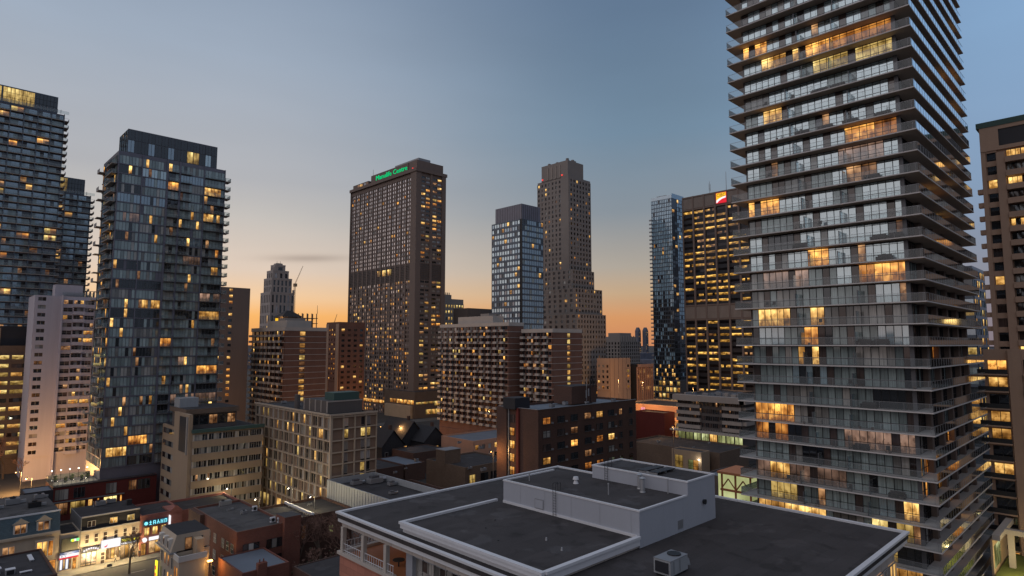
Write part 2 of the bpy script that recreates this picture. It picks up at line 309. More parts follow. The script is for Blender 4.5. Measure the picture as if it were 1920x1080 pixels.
def dup(o, loc, label=None, rz=None):
    n = o.copy(); COL.objects.link(n); n.location = loc
    if label: n['label'] = label
    if rz is not None: n.rotation_euler.z = rz
    for c_ in list(o.children):
        m = c_.copy(); COL.objects.link(m); m.parent = n
        for g_ in list(c_.children):
            q = g_.copy(); COL.objects.link(q); q.parent = m
    return n
def text_obj(txt, size, mat, parent, name, F, s, d, z, depth=.05, right_to_left=False):
    cu = bpy.data.curves.new(name, 'FONT'); cu.body = txt; cu.size = size; cu.extrude = depth; cu.resolution_u = 2
    tmp = bpy.data.objects.new(name, cu); COL.objects.link(tmp); dg = bpy.context.evaluated_depsgraph_get(); dg.update()
    me = bpy.data.meshes.new_from_object(tmp.evaluated_get(dg)); bpy.data.objects.remove(tmp)
    me.materials.clear(); me.materials.append(MATS[mat])
    o = bpy.data.objects.new(name, me); COL.objects.link(o); o.parent = parent
    a, x0, y0 = F
    if a == 'R': o.location = (x0 + s, y0 - d, z); o.rotation_euler = (math.pi / 2, 0, 0)
    else: o.location = (x0 - d, y0 + s, z); o.rotation_euler = (math.pi / 2, 0, -math.pi / 2)
    return o

class Bld:
    """local frame: near corner of the building at the origin, L face = x 0 running +y, R face = y 0 running +x"""
    def __init__(s, name, label, cat, P, W, L, zt, wall, roof='roof_dark', par=.8, group=None, z0=0, near=False):
        s.P = P; s.W = W; s.L = L; s.zt = zt; s.wall = wall; s.near = near; s.wins = []
        s.root = thing(name, label, cat, (P[0], P[1], 0), group); s.m = MB(); s.roof = roof
        s.m.box(0, W, 0, L, z0, zt, wall); BOXES.append((name, P[0], P[0] + W, P[1], P[1] + L, z0, zt))
        s.par = par
        if par: s.parapet(0, W, 0, L, zt, par)
        s.rf = MB(); s.rf.box(.3, W - .3, .3, L - .3, zt, zt + .06, roof)
    def parapet(s, x0, x1, y0, y1, z, h, k=None, t=.3):
        k = k or s.wall
        s.m.box(x0, x1, y0, y0 + t, z, z + h, k); s.m.box(x0, x1, y1 - t, y1, z, z + h, k)
        s.m.box(x0, x0 + t, y0 + t, y1 - t, z, z + h, k); s.m.box(x1 - t, x1, y0 + t, y1 - t, z, z + h, k)
    def win(s, F, s0, s1, d, z0, z1, cols, zs=(), frame='frame_dark', mw=0.0, big=False):
        s.wins.append((F, s0, s1, d, z0, z1, cols, zs, frame, mw))
    def grid(s, F, s0, s1, z0, z1, nb, nf, ww, wh, sill, r, pick, wall=None, frame='frame_dark', mw=0.0, ncol=1, zs=(), pr=.03, post=True, holes=None):
        """real relief: piers and spandrels stand r in front of the panes"""
        k = wall or s.wall; bay = (s1 - s0) / nb; fh = (z1 - z0) / nf; pw = bay * (1 - ww)
        for i in range(nb + 1):
            c_ = s0 + i * bay; a = max(s0, c_ - pw / 2); b = min(s1, c_ + pw / 2)
            s.m.fbox(F, a, b, 0, r + pr, z0, z1, k)
        for j in range(nf + 1):
            a = z0 + (j - 1) * fh + (sill + wh) * fh if j else z0; b = z0 + j * fh + sill * fh if j < nf else z1
            if b - a > .02: s.m.fbox(F, s0, s1, 0, r, a, b, k)
        for j in range(nf):
            for i in range(nb):
                c_ = pick(i, j)
                if c_ is None: continue
                if isinstance(c_, str): c_ = [c_] * ncol
                s.win(F, s0 + i * bay + pw / 2, s0 + (i + 1) * bay - pw / 2, .05, z0 + j * fh + sill * fh, z0 + (j + sill + wh) * fh, c_, zs, frame, mw)
    def corner_post(s, r, z0, z1, w=0.0, k=None):
        s.m.box(-r - .05, w, -r - .05, w, z0, z1, k or s.wall)
    def add_win(s, mb, w, part=0):
        F, s0, s1, d, z0, z1, cols, zs, fr, mw = w; n = len(cols); cw = (s1 - s0) / n; off = 32 * int((s0 * 7.31 + z0 * 3.77) % 61)
        for i, k in enumerate(cols):
            if k.startswith('lit') and s.near: k += 'n'
            if k not in MATS: k = k[:-1]
            h = list((0,) + tuple(zs) + (1,)) if mw else [0, 1]
            if part != 1: mb.fquad(F, s0 + i * cw, s0 + (i + 1) * cw, d, z0, z1, k, off + (i if F[0] == 'R' else n - 1 - i) * max(.4, min(1, cw)))
        if mw and part != 2:
            for i in range(n + 1):
                c_ = s0 + i * cw; mb.fbox(F, max(s0, c_ - mw / 2), min(s1, c_ + mw / 2), d, d + .06, z0, z1, fr)
            for q in list(zs) + [0, 1]:
                c_ = z0 + q * (z1 - z0); mb.fbox(F, s0, s1, d, d + .045, max(z0, c_ - mw / 2), min(z1, c_ + mw / 2), fr)
    def done(s, maxn=100, zmin=None):
        px, py = s.P[0], s.P[1]; sc = []
        for w in s.wins:
            F, s0, s1, d, z0, z1 = w[:6]; m_ = (s0 + s1) / 2
            X, Y = (px + F[1] + m_, py + F[2] - d) if F[0] == 'R' else (px + F[1] - d, py + F[2] + m_)
            u, v, dd = proj(X, Y, (z0 + z1) / 2)
            ins = -10 < u < 1930 and -10 < v < 1090
            if not ins and not (-120 < u < 2040 and -120 < v < 1200): continue
            if zmin and z0 < zmin: ins = False
            sc.append(((s1 - s0) * (z1 - z0) / max(dd, 1) ** 2 * (1 if ins else 1e-6), len(sc), w))
        sc.sort(key=lambda a: -a[0])
        for a, _, w in sc[:maxn]:
            mb = MB(); s.add_win(mb, w, 1 if w[9] else 0); o = mb.build('window', s.root)
            if w[9]: mb = MB(); s.add_win(mb, w, 2); mb.build('pane', o)
        rest = sc[maxn:]
        if rest:
            mb = MB()
            for a, _, w in rest: s.add_win(mb, w)
            mb.build('window', s.root, kind='stuff')
        s.m.build('wall', s.root); s.rf.build('roof', s.root)
        return s.root
BOXES = []
def wp(**kw):
    ks = list(kw); ws = [kw[k] for k in ks]
    return lambda i=0, j=0: R.choices(ks, ws)[0]
# ================================================================ GROUND
g_ = MB(); g_.box(-3000, 9000, -4000, 9000, -1, 0, 'ground_dark'); structure(g_, 'ground')
SY = 163.0                                            # line of the shop fronts, street runs along x
rd = MB(); rd.box(-40, 120, SY - 17, SY - 4.2, 0, .006, 'asphalt')
for i in range(26): rd.box(-30 + i * 6, -27 + i * 6, SY - 10.7, SY - 10.55, .006, .010, 'paint_white')
structure(rd, 'road')
sw = MB(); sw.box(-40, 50, SY - 4.2, SY - .0, 0, .14, 'pavement'); structure(sw, 'pavement')
# avenue past the hotel-and-flats tower
rd = MB(); rd.box(150, 420, 318, 330, 0, .006, 'asphalt'); structure(rd, 'road')

# ================================================================ FOREGROUND WHITE-TRIMMED BUILDING
def foreground():
    P = (39.4, 20.5, 0); r = thing('foreground_building', 'white-trimmed building with broad dark flat roofs filling the bottom of the photo', 'building', P)
    BOXES.append(('foreground', 39.4, 78, 20.5, 69.5, 0, 27.5))
    def b(mb, x0, x1, y0, y1, z0, z1, k, kt=None): mb.box(x0 - P[0], x1 - P[0], y0 - P[1], y1 - P[1], z0, z1, k, kt)
    w = MB()
    b(w, 41.2, 78, 20.7, 58.2, 0, 27.0, 'precast_cream'); b(w, 41.2, 78, 58.25, 69.3, 0, 22.6, 'salmon_wall')
    b(w, 46.5, 78, 58.25, 69.0, 22.75, 27.0, 'tan_brown')
    w.build('wall', r)
    rf = MB(); b(rf, 38.5, 79, 19.5, 70.2, 27.0, 27.5, 'roof_gravel'); rf.build('roof', r)
    up = MB(); b(up, 40.2, 54, 37.2, 58.1, 27.51, 28.45, 'precast_cream', 'roof_gravel'); up.build('raised_roof', r)
    cp = MB()   # white copings: outer roof, raised roof
    def ring(x0, x1, y0, y1, z, h, t, ov, kk='coping_white'):
        b(cp, x0 - ov, x0 + t, y0 - ov, y1 + ov, z, z + h, kk); b(cp, x1 - t, x1 + ov, y0 - ov, y1 + ov, z, z + h, kk)
        b(cp, x0 + t, x1 - t, y0 - ov, y0 + t, z, z + h, kk); b(cp, x0 + t, x1 - t, y1 - t, y1 + ov, z, z + h, kk)
    ring(38.5, 79, 19.5, 70.2, 27.51, .22, .35, .12); ring(38.62, 78.88, 19.62, 70.08, 26.55, .44, .3, .0); ring(39.0, 78.6, 20.0, 69.7, 26.0, .54, .3, .0, 'precast_cream')
    b(cp, 39.45, 39.95, 37.0, 58.35, 28.46, 28.72, 'coping_white'); b(cp, 39.95, 53.9, 57.95, 58.35, 28.46, 28.72, 'coping_white'); b(cp, 39.95, 53.9, 36.8, 37.3, 28.46, 28.72, 'coping_white')
    b(cp, 39.6, 40.19, 37.1, 58.25, 28.0, 28.455, 'coping_white'); b(cp, 40.2, 53.9, 36.95, 37.19, 27.8, 28.455, 'coping_white'); b(cp, 39.95, 40.19, 37.15, 58.2, 27.52, 27.99, 'coping_white')
    cp.build('coping', r)
    # L face of the raised part: square panes in white bars
    for i in range(10):
        y1 = 57.0 - i * 2.05
        fr = MB(); zb = 18.2
        F = ('L', 41.1 - P[0], y1 - 2.05 - P[1])
        for k in range(2):
            for q in range(5):
                kind = R.choices(['g_curtain', 'g_brown', 'lit_dimn', 'lit_goldn'], [5, 4, 1.2, .5])[0]
                fr.fquad(F, k * 1.02, k * 1.02 + 1.02, .08, zb + q * 1.35, zb + q * 1.35 + 1.35, kind)
        for k in range(3): fr.fbox(F, max(0, k * 1.02 - .04), k * 1.02 + .04, .08, .2, zb, zb + 6.75, 'frame_light')
        for q in range(6): fr.fbox(F, 0, 2.05, .08, .17, zb + q * 1.35 - .04, zb + q * 1.35 + .04, 'frame_light')
        fr.build('window', r)
    pl = MB()
    for i in range(8): b(pl, 40.6, 40.66, 57.4 - i * 2.05 - .03, 57.4 - i * 2.05 + .03, 24.9, 26.0, 'frame_grey')
    b(pl, 40.66, 41.09, 37.5, 57.0, 24.96, 26.0, 'panel_white'); b(pl, 40.4, 41.09, 57.01, 58.19, 14, 26.0, 'panel_white'); pl.build('frieze', r)
    # terrace under the outer roof
    te = MB(); b(te, 38.8, 46.4, 58.25, 70.0, 22.62, 22.75, 'wood_orange'); te.build('terrace_floor', r)
    lg = MB(); b(lg, 38.6, 39.3, 58.3, 70.1, 22.76, 23.1, 'cream_trim'); b(lg, 39.31, 46.4, 69.4, 70.1, 22.76, 23.1, 'cream_trim'); lg.build('ledge', r)
    sl = MB(); b(sl, 38.9, 41.19, 58.25, 69.9, 20.2, 22.6, 'salmon_wall'); sl.build('panel', r)
    for i in range(5):
        g = MB(); F = ('L', 39.6 - P[0], 58.6 + i * 2.2 - P[1])
        for q in range(2): g.fquad(F, q * 1.05, q * 1.05 + 1.0, .3, 17.2, 20.1, 'g_dark')
        for q in range(3): g.fbox(F, q * 1.05 - .05, q * 1.05 + .05, .3, .42, 17.2, 20.1, 'frame_light')
        g.build('window', r)
    bb = MB(); b(bb, 39.0, 41.19, 58.25, 69.8, 10, 17.1, 'salmon_wall'); b(bb, 39.72, 41.19, 58.25, 69.8, 17.1, 20.2, 'concrete_dark'); bb.build('lower_wall', r)
    for y in (69.3, 64.6, 59.9):
        c_ = MB(); b(c_, 38.75, 39.25, y - .25, y + .25, 23.11, 26.0, 'cream_trim'); c_.build('column', r)
    ra = MB()
    for z in (24.05, 23.3): b(ra, 38.92, 38.98, 58.4, 69.9, z, z + .06, 'coping_white'); b(ra, 39.0, 46, 69.84, 69.9, z, z + .06, 'coping_white')
    for i in range(24): b(ra, 38.925, 38.975, 58.5 + i * .48, 58.54 + i * .48, 23.11, 24.05, 'coping_white')
    for i in range(14): b(ra, 39.4 + i * .48, 39.44 + i * .48, 69.85, 69.89, 23.11, 24.05, 'coping_white')
    ra.build('railing', r)
    wn = MB(); F = ('L', 46.5 - P[0], 58.8 - P[1])
    for i in range(5):
        g = MB(); g.fquad(F, i * 2 + .1, i * 2 + 1.9, .02, 23.9, 25.9, 'lit_ambern' if i != 3 else 'lit_dimn')
        for q in range(3): g.fbox(F, i * 2 + .1 + q * .86, i * 2 + .18 + q * .86, .02, .08, 23.9, 25.9, 'frame_light')
        g.build('window', r)
    # R face under the near edge
    for i in range(6):
        g = MB(); F = ('R', 64 + i * 2.3 - P[0], 20.68 - P[1])
        g.fquad(F, .05, 2.25, .03, 20, 24.6, R.choice(['g_curtain', 'lit_dimn', 'g_brown', 'lit_goldn']))
        for q in range(3): g.fbox(F, q * 1.1, q * 1.1 + .1, .04, .2, 20, 24.6, 'frame_light')
        for q in range(4): g.fbox(F, 0, 2.3, .04, .16, 20 + q * 1.5, 20.1 + q * 1.5, 'frame_light')
        g.build('window', r)
    # penthouse volume
    pe = MB(); X0, Y0 = 53.95, 37.0
    b(pe, X0, 63.4, Y0, 57.0, 27.51, 31.05, 'panel_white', 'roof_gravel'); b(pe, 63.41, 69.6, Y0, 50.5, 27.51, 32.5, 'panel_white', 'roof_dark'); pe.build('penthouse', r)
    cc = MB()
    def ring2(x0, x1, y0, y1, z, h=.16, t=.22, skip=()):
        if 'l' not in skip: b(cc, x0 - .06, x0 + t, y0 - .06, y1 + .06, z, z + h, 'coping_white')
        if 'r' not in skip: b(cc, x1 - t, x1 + .06, y0 - .06, y1 + .06, z, z + h, 'coping_white')
        b(cc, x0 + t, x1 - t, y0 - .06, y0 + t, z, z + h, 'coping_white'); b(cc, x0 + t, x1 - t, y1 - t, y1 + .06, z, z + h, 'coping_white')
    ring2(X0, 63.4, Y0, 57, 31.06, skip='r'); ring2(63.41, 69.6, Y0, 50.5, 32.51); b(cc, X0 - .1, X0, 37.3, 57, 28.47, 28.75, 'coping_white'); cc.build('coping', r)
    sm_ = MB()
    for i in range(4): b(sm_, X0 + 3.9 * i + .6, X0 + 3.9 * i + .615, Y0 - .012, Y0 - .001, 27.6, 31 if i < 3 else 32.4, 'panel_white')
    for i in range(5): b(sm_, X0 - .012, X0 - .001, Y0 + 1 + 4 * i, Y0 + 1.015 + 4 * i, 28.8, 31, 'metal_grey')
    sm_.build('panel_joint', r, kind='stuff')
    # wall ladder with hooped top, hatch, door, vents in the wall
    def ladder(x, y, z0, z1, face):
        l = MB()
        for s in (-.22, .22):
            p0 = (x - P[0] - .15, y + s - P[1], z0); p1 = (x - P[0] - .15, y + s - P[1], z1 + .9); l.tube(p0, p1, .025, .025, 'frame_dark', 5)
            l.tube(p1, (x - P[0] + .7, y + s - P[1], z1 + .9), .025, .025, 'frame_dark', 5); l.tube((x - P[0] + .7, y + s - P[1], z1 + .9), (x - P[0] + .7, y + s - P[1], z1), .025, .025, 'frame_dark', 5)
        z = z0 + .2
        while z < z1: l.tube((x - P[0] - .15, y - .22 - P[1], z), (x - P[0] - .15, y + .22 - P[1], z), .018, .018, 'frame_dark', 4); z += .3
        l.build('ladder', r)
    ladder(X0, 48.4, 28.5, 31.2, 'L'); ladder(63.4, 48.2, 31.1, 32.6, 'L')
    h = MB(); b(h, X0 - .05, X0, 50.2, 51.6, 28.8, 29.9, 'metal_grey'); b(h, X0 - .07, X0 - .05, 50.28, 51.52, 28.88, 29.82, 'panel_white'); h.build('hatch', r)
    h = MB(); b(h, 61.2, 62.2, Y0 - .05, Y0, 27.9, 28.8, 'metal_grey'); h.build('louvre', r)
    h = MB(); h.tube((66.8 - P[0], Y0 - .3 - P[1], 29.9), (66.8 - P[0], Y0 - P[1], 29.9), .3, .22, 'frame_dark', 10); h.build('exhaust_fan', r)
    return r
foreground()
def rooftop():
    def cyl_vent(x, y, z, h, rr, lab, cap=True, g=None):
        m = MB(); m.tube((0, 0, 0), (0, 0, h), rr, rr, 'galvanised', 14)
        if cap: m.tube((0, 0, h + .08), (0, 0, h + .22), rr * 1.45, rr * .5, 'galvanised', 14); m.tube((0, 0, h), (0, 0, h + .08), rr * .4, rr * .4, 'galvanised', 8)
        m.tube((0, 0, 0), (0, 0, .12), rr * 1.3, rr * 1.2, 'galvanised', 14)
        single(m, 'roof_vent', lab, 'vent', (x, y, z), g, smooth=False)
    cyl_vent(61.4, 41.6, 31.05, 1.5, .26, 'tall capped metal flue on the lower penthouse roof, left of two'); cyl_vent(62.6, 43.0 - 2.6 + 2.4, 31.05, 1.55, .26, 'tall capped metal flue close to the taller penthouse block')
    m = MB(); m.tube((0, 0, 0), (0, 0, .35), .34, .2, 'coping_white', 12); m.tube((0, 0, .35), (0, 0, .5), .2, .2, 'coping_white', 12); m.tube((0, 0, .5), (0, 0, .8), .38, .3, 'coping_white', 12)
    single(m, 'roof_vent', 'squat white waisted vent in the middle of the lower penthouse roof', 'vent', (59.3, 49.8, 31.05))
    for i, (x, y, z, h, lab) in enumerate(((57.6, 43.6, 31.05, 1.15, 'thin grey pipe standing alone on the lower penthouse roof'), (56.3, 54.8, 31.05, .7, 'short thin pipe near the far corner of the lower penthouse roof'), (62.9, 39.2, 31.05, 1.5, 'thin grey pipe in front of the taller penthouse block'))):
        m = MB(); m.tube((0, 0, 0), (0, 0, h), .07, .06, 'galvanised', 8); m.tube((0, 0, h), (0, 0, h + .12), .1, .1, 'galvanised', 8); single(m, 'vent_pipe', lab, 'pipe', (x, y, z))
    # skylight racks and boxes on the upper penthouse roof
    m = MB(); m.box(-.1, 3.9, 0, 1.2, .25, .32, 'black_panel'); m.box(-.1, 3.9, 1.6, 2.8, .25, .32, 'black_panel')
    for x in (0, 1.9, 3.7): m.box(x, x + .1, .1, 2.7, 0, .25, 'galvanised')
    single(m, 'pipe_rack', 'low dark duct rack lying on the taller penthouse roof', 'roof equipment', (64.5, 41.5, 32.5))
    m = MB(); m.box(0, 1.8, 0, 1.2, 0, .3, 'galvanised'); 
    for i in range(4): m.box(.1, 1.7, .05 + i * .3, .2 + i * .3, .3, .62, 'galvanised'); m.box(.15, 1.6, .2 + i * .3, .35 + i * .3, .3, .5, 'black_panel')
    single(m, 'louvred_vent', 'flat white louvred unit on the far edge of the taller penthouse roof', 'roof equipment', (70.2, 52.5, 27.52))
    # small things stuck up through the raised roof
    for i, (x, y, lab) in enumerate(((45.2, 50.5, 'low dark drain cone on the raised roof, upper of the cluster'), (43.3, 46.5, 'low dark drain cone on the raised roof in front of the hatch'), (46.8, 43.2, 'pale stub pipe in the middle of the raised roof'), (45.6, 40.1, 'pale stub pipe near the front edge of the raised roof'), (47.9, 52.0, 'small dark drain nearest the penthouse wall on the raised roof'))):
        m = MB(); m.tube((0, 0, 0), (0, 0, .3 if i in (2, 3) else .1), .12, .07, 'galvanised' if i in (2, 3) else 'frame_dark', 8); single(m, 'roof_drain', lab, 'roof drain', (x, y, 28.46))
    # packaged air conditioner at the foot of the grey wall
    x, y, z = 48.9, 30.4, 27.52
    r = thing('air_conditioner', 'pale green rooftop air conditioner at the foot of the grey penthouse wall', 'air conditioner', (x, y, z))
    m = MB(); m.box(0, 2.9, 0, 1.7, .2, 1.45, 'corrugated'); m.box(-.03, 2.93, -.03, 1.73, 1.45, 1.5, 'metal_grey'); m.box(.2, 2.7, .1, .2, 0, .2, 'frame_dark'); m.box(.2, 2.7, 1.5, 1.6, 0, .2, 'frame_dark'); m.build('casing', r)
    m = MB(); m.tube((2.0, .85, 1.5), (2.0, .85, 1.6), .62, .62, 'frame_dark', 20); m.build('fan', r)
    m = MB(); m.box(-.12, -.01, .2, 1.5, .4, 1.3, 'black_panel'); m.build('coil', r)
    m = MB(); m.hexa([(2.95, .2, .5), (3.7, .2, .3), (3.7, 1.5, .3), (2.95, 1.5, .5), (2.95, .2, 1.3), (3.5, .2, .9), (3.5, 1.5, .9), (2.95, 1.5, 1.3)], 'corrugated'); m.build('hood', r)
    m = MB(); m.box(.5, .52, -.05, -.031, .35, 1.35, 'frame_dark'); m.box(1.5, 1.52, -.05, -.031, .35, 1.35, 'frame_dark'); m.build('panel_joint', r)
    m = MB(); m.box(0, .9, 0, .9, 0, 2.3, 'green_paint'); m.box(.1, .8, -.05, 0, .3, 1.9, 'frame_dark'); m.box(-.05, .95, -.05, .95, 2.3, 2.36, 'green_paint')
    single(m, 'utility_cabinet', 'tall dark green cabinet beside the penthouse wall', 'cabinet', (70.0, 38.6, 27.52))
    r = thing('patio_table', 'dark round table on the covered terrace', 'table', (41.5, 61.2, 22.76)); m = MB(); m.tube((0, 0, .7), (0, 0, .76), .7, .7, 'cushion_dark', 16); m.build('tabletop', r); m = MB(); m.tube((0, 0, 0), (0, 0, .7), .08, .06, 'cushion_dark'); m.build('leg', r)
rooftop()

# ================================================================ THE TALL GLASS APARTMENT TOWER, RIGHT
def tower():
    P = atF(1711, 122, 83); zc = P[2]; L = ext(P, 'Y', 1366); Wd = ext(P, 'X', 1816); P0 = (P[0], P[1]); fh = 3.0
    BOXES.append(('tower', P[0], P[0] + Wd, P[1], P[1] + L, 0, 120))
    r = thing('apartment_tower', 'very tall glass apartment tower ringed by a balcony on every floor, at the right', 'apartment tower', (P[0], P[1], 0))
    ks = range(-27, 13); top = zc + 13 * fh
    w = MB(); a, b_, e = 1.55, 2.2, 1.9
    w.box(a + .25, Wd - e, b_ + .25, L - e, 0, top, 'concrete_dark'); w.build('wall', r)
    wins = []
    litm = {2: [('L', 2, 14, 'lit_amber'), ('L', 15, 21, 'lit_gold')], 1: [('L', 2, 13, 'lit_yellow')], -1: [('L', 17, 21, 'lit_gold')], 3: [('L', 20, 25, 'lit_amber')],
            -3: [('L', 2, 9, 'lit_amber')], -4: [('L', 4, 10, 'lit_blush')], -5: [('L', 5, 9, 'lit_dim')], -6: [('L', 19, 25, 'lit_amber')], -9: [('L', 12, 15, 'lit_amber')], -10: [('L', 2, 9, 'lit_amber'), ('L', 15, 22, 'lit_blush')],
            -12: [('L', 17, 24, 'lit_gold'), ('L', 13, 15.5, 'lit_gold')], -13: [('L', 14, 16.5, 'lit_amber')], -14: [('L', 14.5, 17.5, 'lit_gold')], -17: [('L', 18, 25, 'lit_amber')], -18: [('L', 2, 11.5, 'lit_blush'), ('L', 19, 25, 'lit_amber')],
            -20: [('L', 11, 25, 'lit_blush'), ('L', 19, 22, 'lit_gold')], -21: [('L', 17, 22, 'lit_yellow'), ('L', 2, 4, 'lit_gold')], -22: [('L', 3, 8, 'lit_yellow'), ('L', 14, 25, 'lit_gold')], -23: [('L', 5, 12, 'lit_yellow')], -24: [('L', 1, 12, 'lit_gold')], -25: [('L', 2, 14, 'lit_yellow')]}
    low = -10
    for k in ks:
        z = zc + k * fh
        s = MB(); s.box(0, Wd, 0, L, z - .17, z, 'slab_edge'); s.box(.06, Wd - .06, .06, L - .06, z - .195, z - .171, 'soffit'); s.build('balcony_slab', r)
        s = MB(); s.quad((.05, L - .08, z + .05), (.05, .08, z + .05), (.05, .08, z + 1.1), (.05, L - .08, z + 1.1), 'rail_glass'); s.quad((.08, .05, z + .05), (Wd - .08, .05, z + .05), (Wd - .08, .05, z + 1.1), (.08, .05, z + 1.1), 'rail_mirror')
        s.box(.08, Wd - .08, L - .07, L - .04, z + .05, z + 1.1, 'rail_glass'); s.box(Wd - .07, Wd - .04, .08, L - .08, z + .05, z + 1.1, 'rail_glass')
        s.box(.03, .08, 0.1, L - .1, z + 1.1, z + 1.14, 'metal_grey'); s.box(.1, Wd - .1, .03, .08, z + 1.1, z + 1.14, 'metal_grey')
        for i in range(int(L / 3)): s.box(.02, .035, .4 + i * 3, .43 + i * 3, z - .1, z + 1.1, 'metal_grey')
        for i in range(int(Wd / 1.5)): s.box(.4 + i * 1.5, .45 + i * 1.5, .02, .035, z - .15, z + 1.1, 'metal_grey')
        s.build('railing', r)
        sh = (k * 2.7) % 3
        for q in (8.2 + sh, 17.6 - sh):
            s = MB(); s.box(.15, a, q, q + .08, z + .02, z + 1.9, 'rail_glass'); s.box(.12, .15, q - .02, q + .1, z, z + 1.95, 'frame_grey'); s.build('balcony_divider', r)
        # window wall
        hz = fh - .26
        for face, s0, s1, n in (('L', b_ + .3, L - e - .3, 22), ('R', a + .3, Wd - e - .3, 32)):
            F = (face, a + .2 if face == 'L' else 0, 0 if face == 'L' else b_ + .2)
            mw = (s1 - s0) / n; i = 0
            while i < n:
                m = min(R.choice((3, 4, 5)), n - i)
                if n - i - m == 1: m += 1
                cols = []
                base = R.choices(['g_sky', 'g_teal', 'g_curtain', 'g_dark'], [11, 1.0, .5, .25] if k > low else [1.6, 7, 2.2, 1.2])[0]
                if face == 'R': base = R.choices(['g_brown', 'g_dark', 'g_black', 'g_teal'], [4, 3, 2, 1])[0]
                door = R.random() < .4; dpos = R.randrange(m)
                rl = R.random()
                for q in range(m):
                    c_ = base
                    if R.random() < .09: c_ = R.choice(['g_curtain', 'g_dark', 'g_teal'])
                    if door and q == dpos: c_ = 'g_brown'
                    sm_ = s0 + (i + q + .5) * mw
                    for (ff, l0, l1, kk) in litm.get(k, ()):
                        if ff == face and l0 + .4 < sm_ < l1 + .4 and not (door and q == dpos and R.random() < .7): c_ = kk
                    if rl < (.025 if face == 'L' else .10) and c_ == base: c_ = R.choice(['lit_amber', 'lit_dim', 'lit_gold']) if q != 1 else base
                    elif rl < .12 and q == 0 and c_ == base and face == 'L': c_ = 'lit_dim'
                    cols.append(c_)
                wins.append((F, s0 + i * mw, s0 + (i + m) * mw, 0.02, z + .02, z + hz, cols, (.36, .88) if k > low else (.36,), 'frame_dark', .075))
                i += m
    B = Bld.__new__(Bld); B.P = P; B.root = r; B.wins = wins; B.near = True; B.m = MB(); B.rf = MB()
    for z in (1,): B.rf.box(a, Wd - e, b_, L - e, top, top + .3, 'roof_dark')
    # solid brown fins along the right-hand face
    for i in range(5): x = 6.5 + i * 7; B.m.box(x, x + 1.1, b_ - .5, b_ + .2, 0, top, 'brown_concrete')
    B.m.box(a - .02, a + .24, b_ - .02, b_ + .5, 0, top, 'frame_grey')
    B.done()
    # things people keep on their balconies
    sofa = None
    for i, (k, s, ax) in enumerate(((-2, 4.2, 0), (-2, 8.5, 0), (-2, 12, 0), (-2, 15.5, 0), (0, 12.5, 0), (0, 10, 0), (-5, 6, 0), (-8, 3.5, 0), (-8, 5.6, 0), (-8, 16.5, 0), (-9, 5, 0), (-13, 6, 0), (-13, 8.2, 0), (-18, 9.2, 0), (-16, 8, 0), (-20, 5, 0))):
        loc = (P[0] + .75, P[1] + s, zc + k * fh + .01)
        if sofa is None:
            sofa = thing('balcony_sofa', 'dark two-seat outdoor sofa on a glass balcony of the tall tower at the right', 'outdoor sofa', loc, 'dark sofas on the tower balconies')
            m = MB(); m.box(-.4, .4, -.9, .9, .12, .42, 'cushion_dark'); m.build('seat', sofa)
            m = MB(); m.box(.25, .42, -.9, .9, .42, .85, 'cushion_dark'); m.build('backrest', sofa)
            m = MB(); m.box(-.4, .4, -1.02, -.91, .05, .6, 'cushion_dark'); m.build('armrest', sofa)
            m = MB(); m.box(-.4, .4, .91, 1.02, .05, .6, 'cushion_dark'); m.build('armrest', sofa)
        else: dup(sofa, loc)
    rr = random.Random(4); chair = plant = None
    for i in range(34):
        k = rr.choice((-23, -21, -20, -18, -17, -15, -14, -13, -12, -11, -9, -7, -5, -4, -2, 0)); s = rr.uniform(2, L - 3)
        loc = (P[0] + rr.uniform(.35, .6), P[1] + s, zc + k * fh + .01)
        if i % 2:
            if chair is None:
                chair = thing('balcony_chair', 'small dark chair on a glass balcony of the tall glass tower', 'chair', loc, 'chairs on the tower balconies')
                m = MB(); m.box(-.25, .25, -.25, .25, .4, .46, 'cushion_dark'); m.build('seat', chair); m = MB(); m.box(.2, .26, -.25, .25, .46, .95, 'cushion_dark'); m.build('backrest', chair)
                for x in (-.22, .22):
                    for y in (-.22, .22): m = MB(); m.box(x - .02, x + .02, y - .02, y + .02, 0, .4, 'frame_dark'); m.build('leg', chair)
            else: dup(chair, loc)
        else:
            if plant is None:
                plant = thing('potted_plant', 'small dark potted plant on a glass balcony of the tall glass tower', 'plant', loc, 'potted plants on the tower balconies')
                m = MB(); m.tube((0, 0, 0), (0, 0, .35), .16, .22, 'brown_concrete', 8); m.build('pot', plant); m = MB()
                for q in range(70): a_ = rr.uniform(0, 6.28); q_ = rr.uniform(0, .38); z_ = rr.uniform(.35, 1.15); x_, y_ = q_ * math.cos(a_), q_ * math.sin(a_); m.quad((x_, y_, z_), (x_ + .12, y_ + .04, z_), (x_ + .12, y_ + .08, z_ + .14), (x_, y_ + .04, z_ + .12), 'hedge')
                m.build('foliage', plant)
            else: dup(plant, loc)
tower()

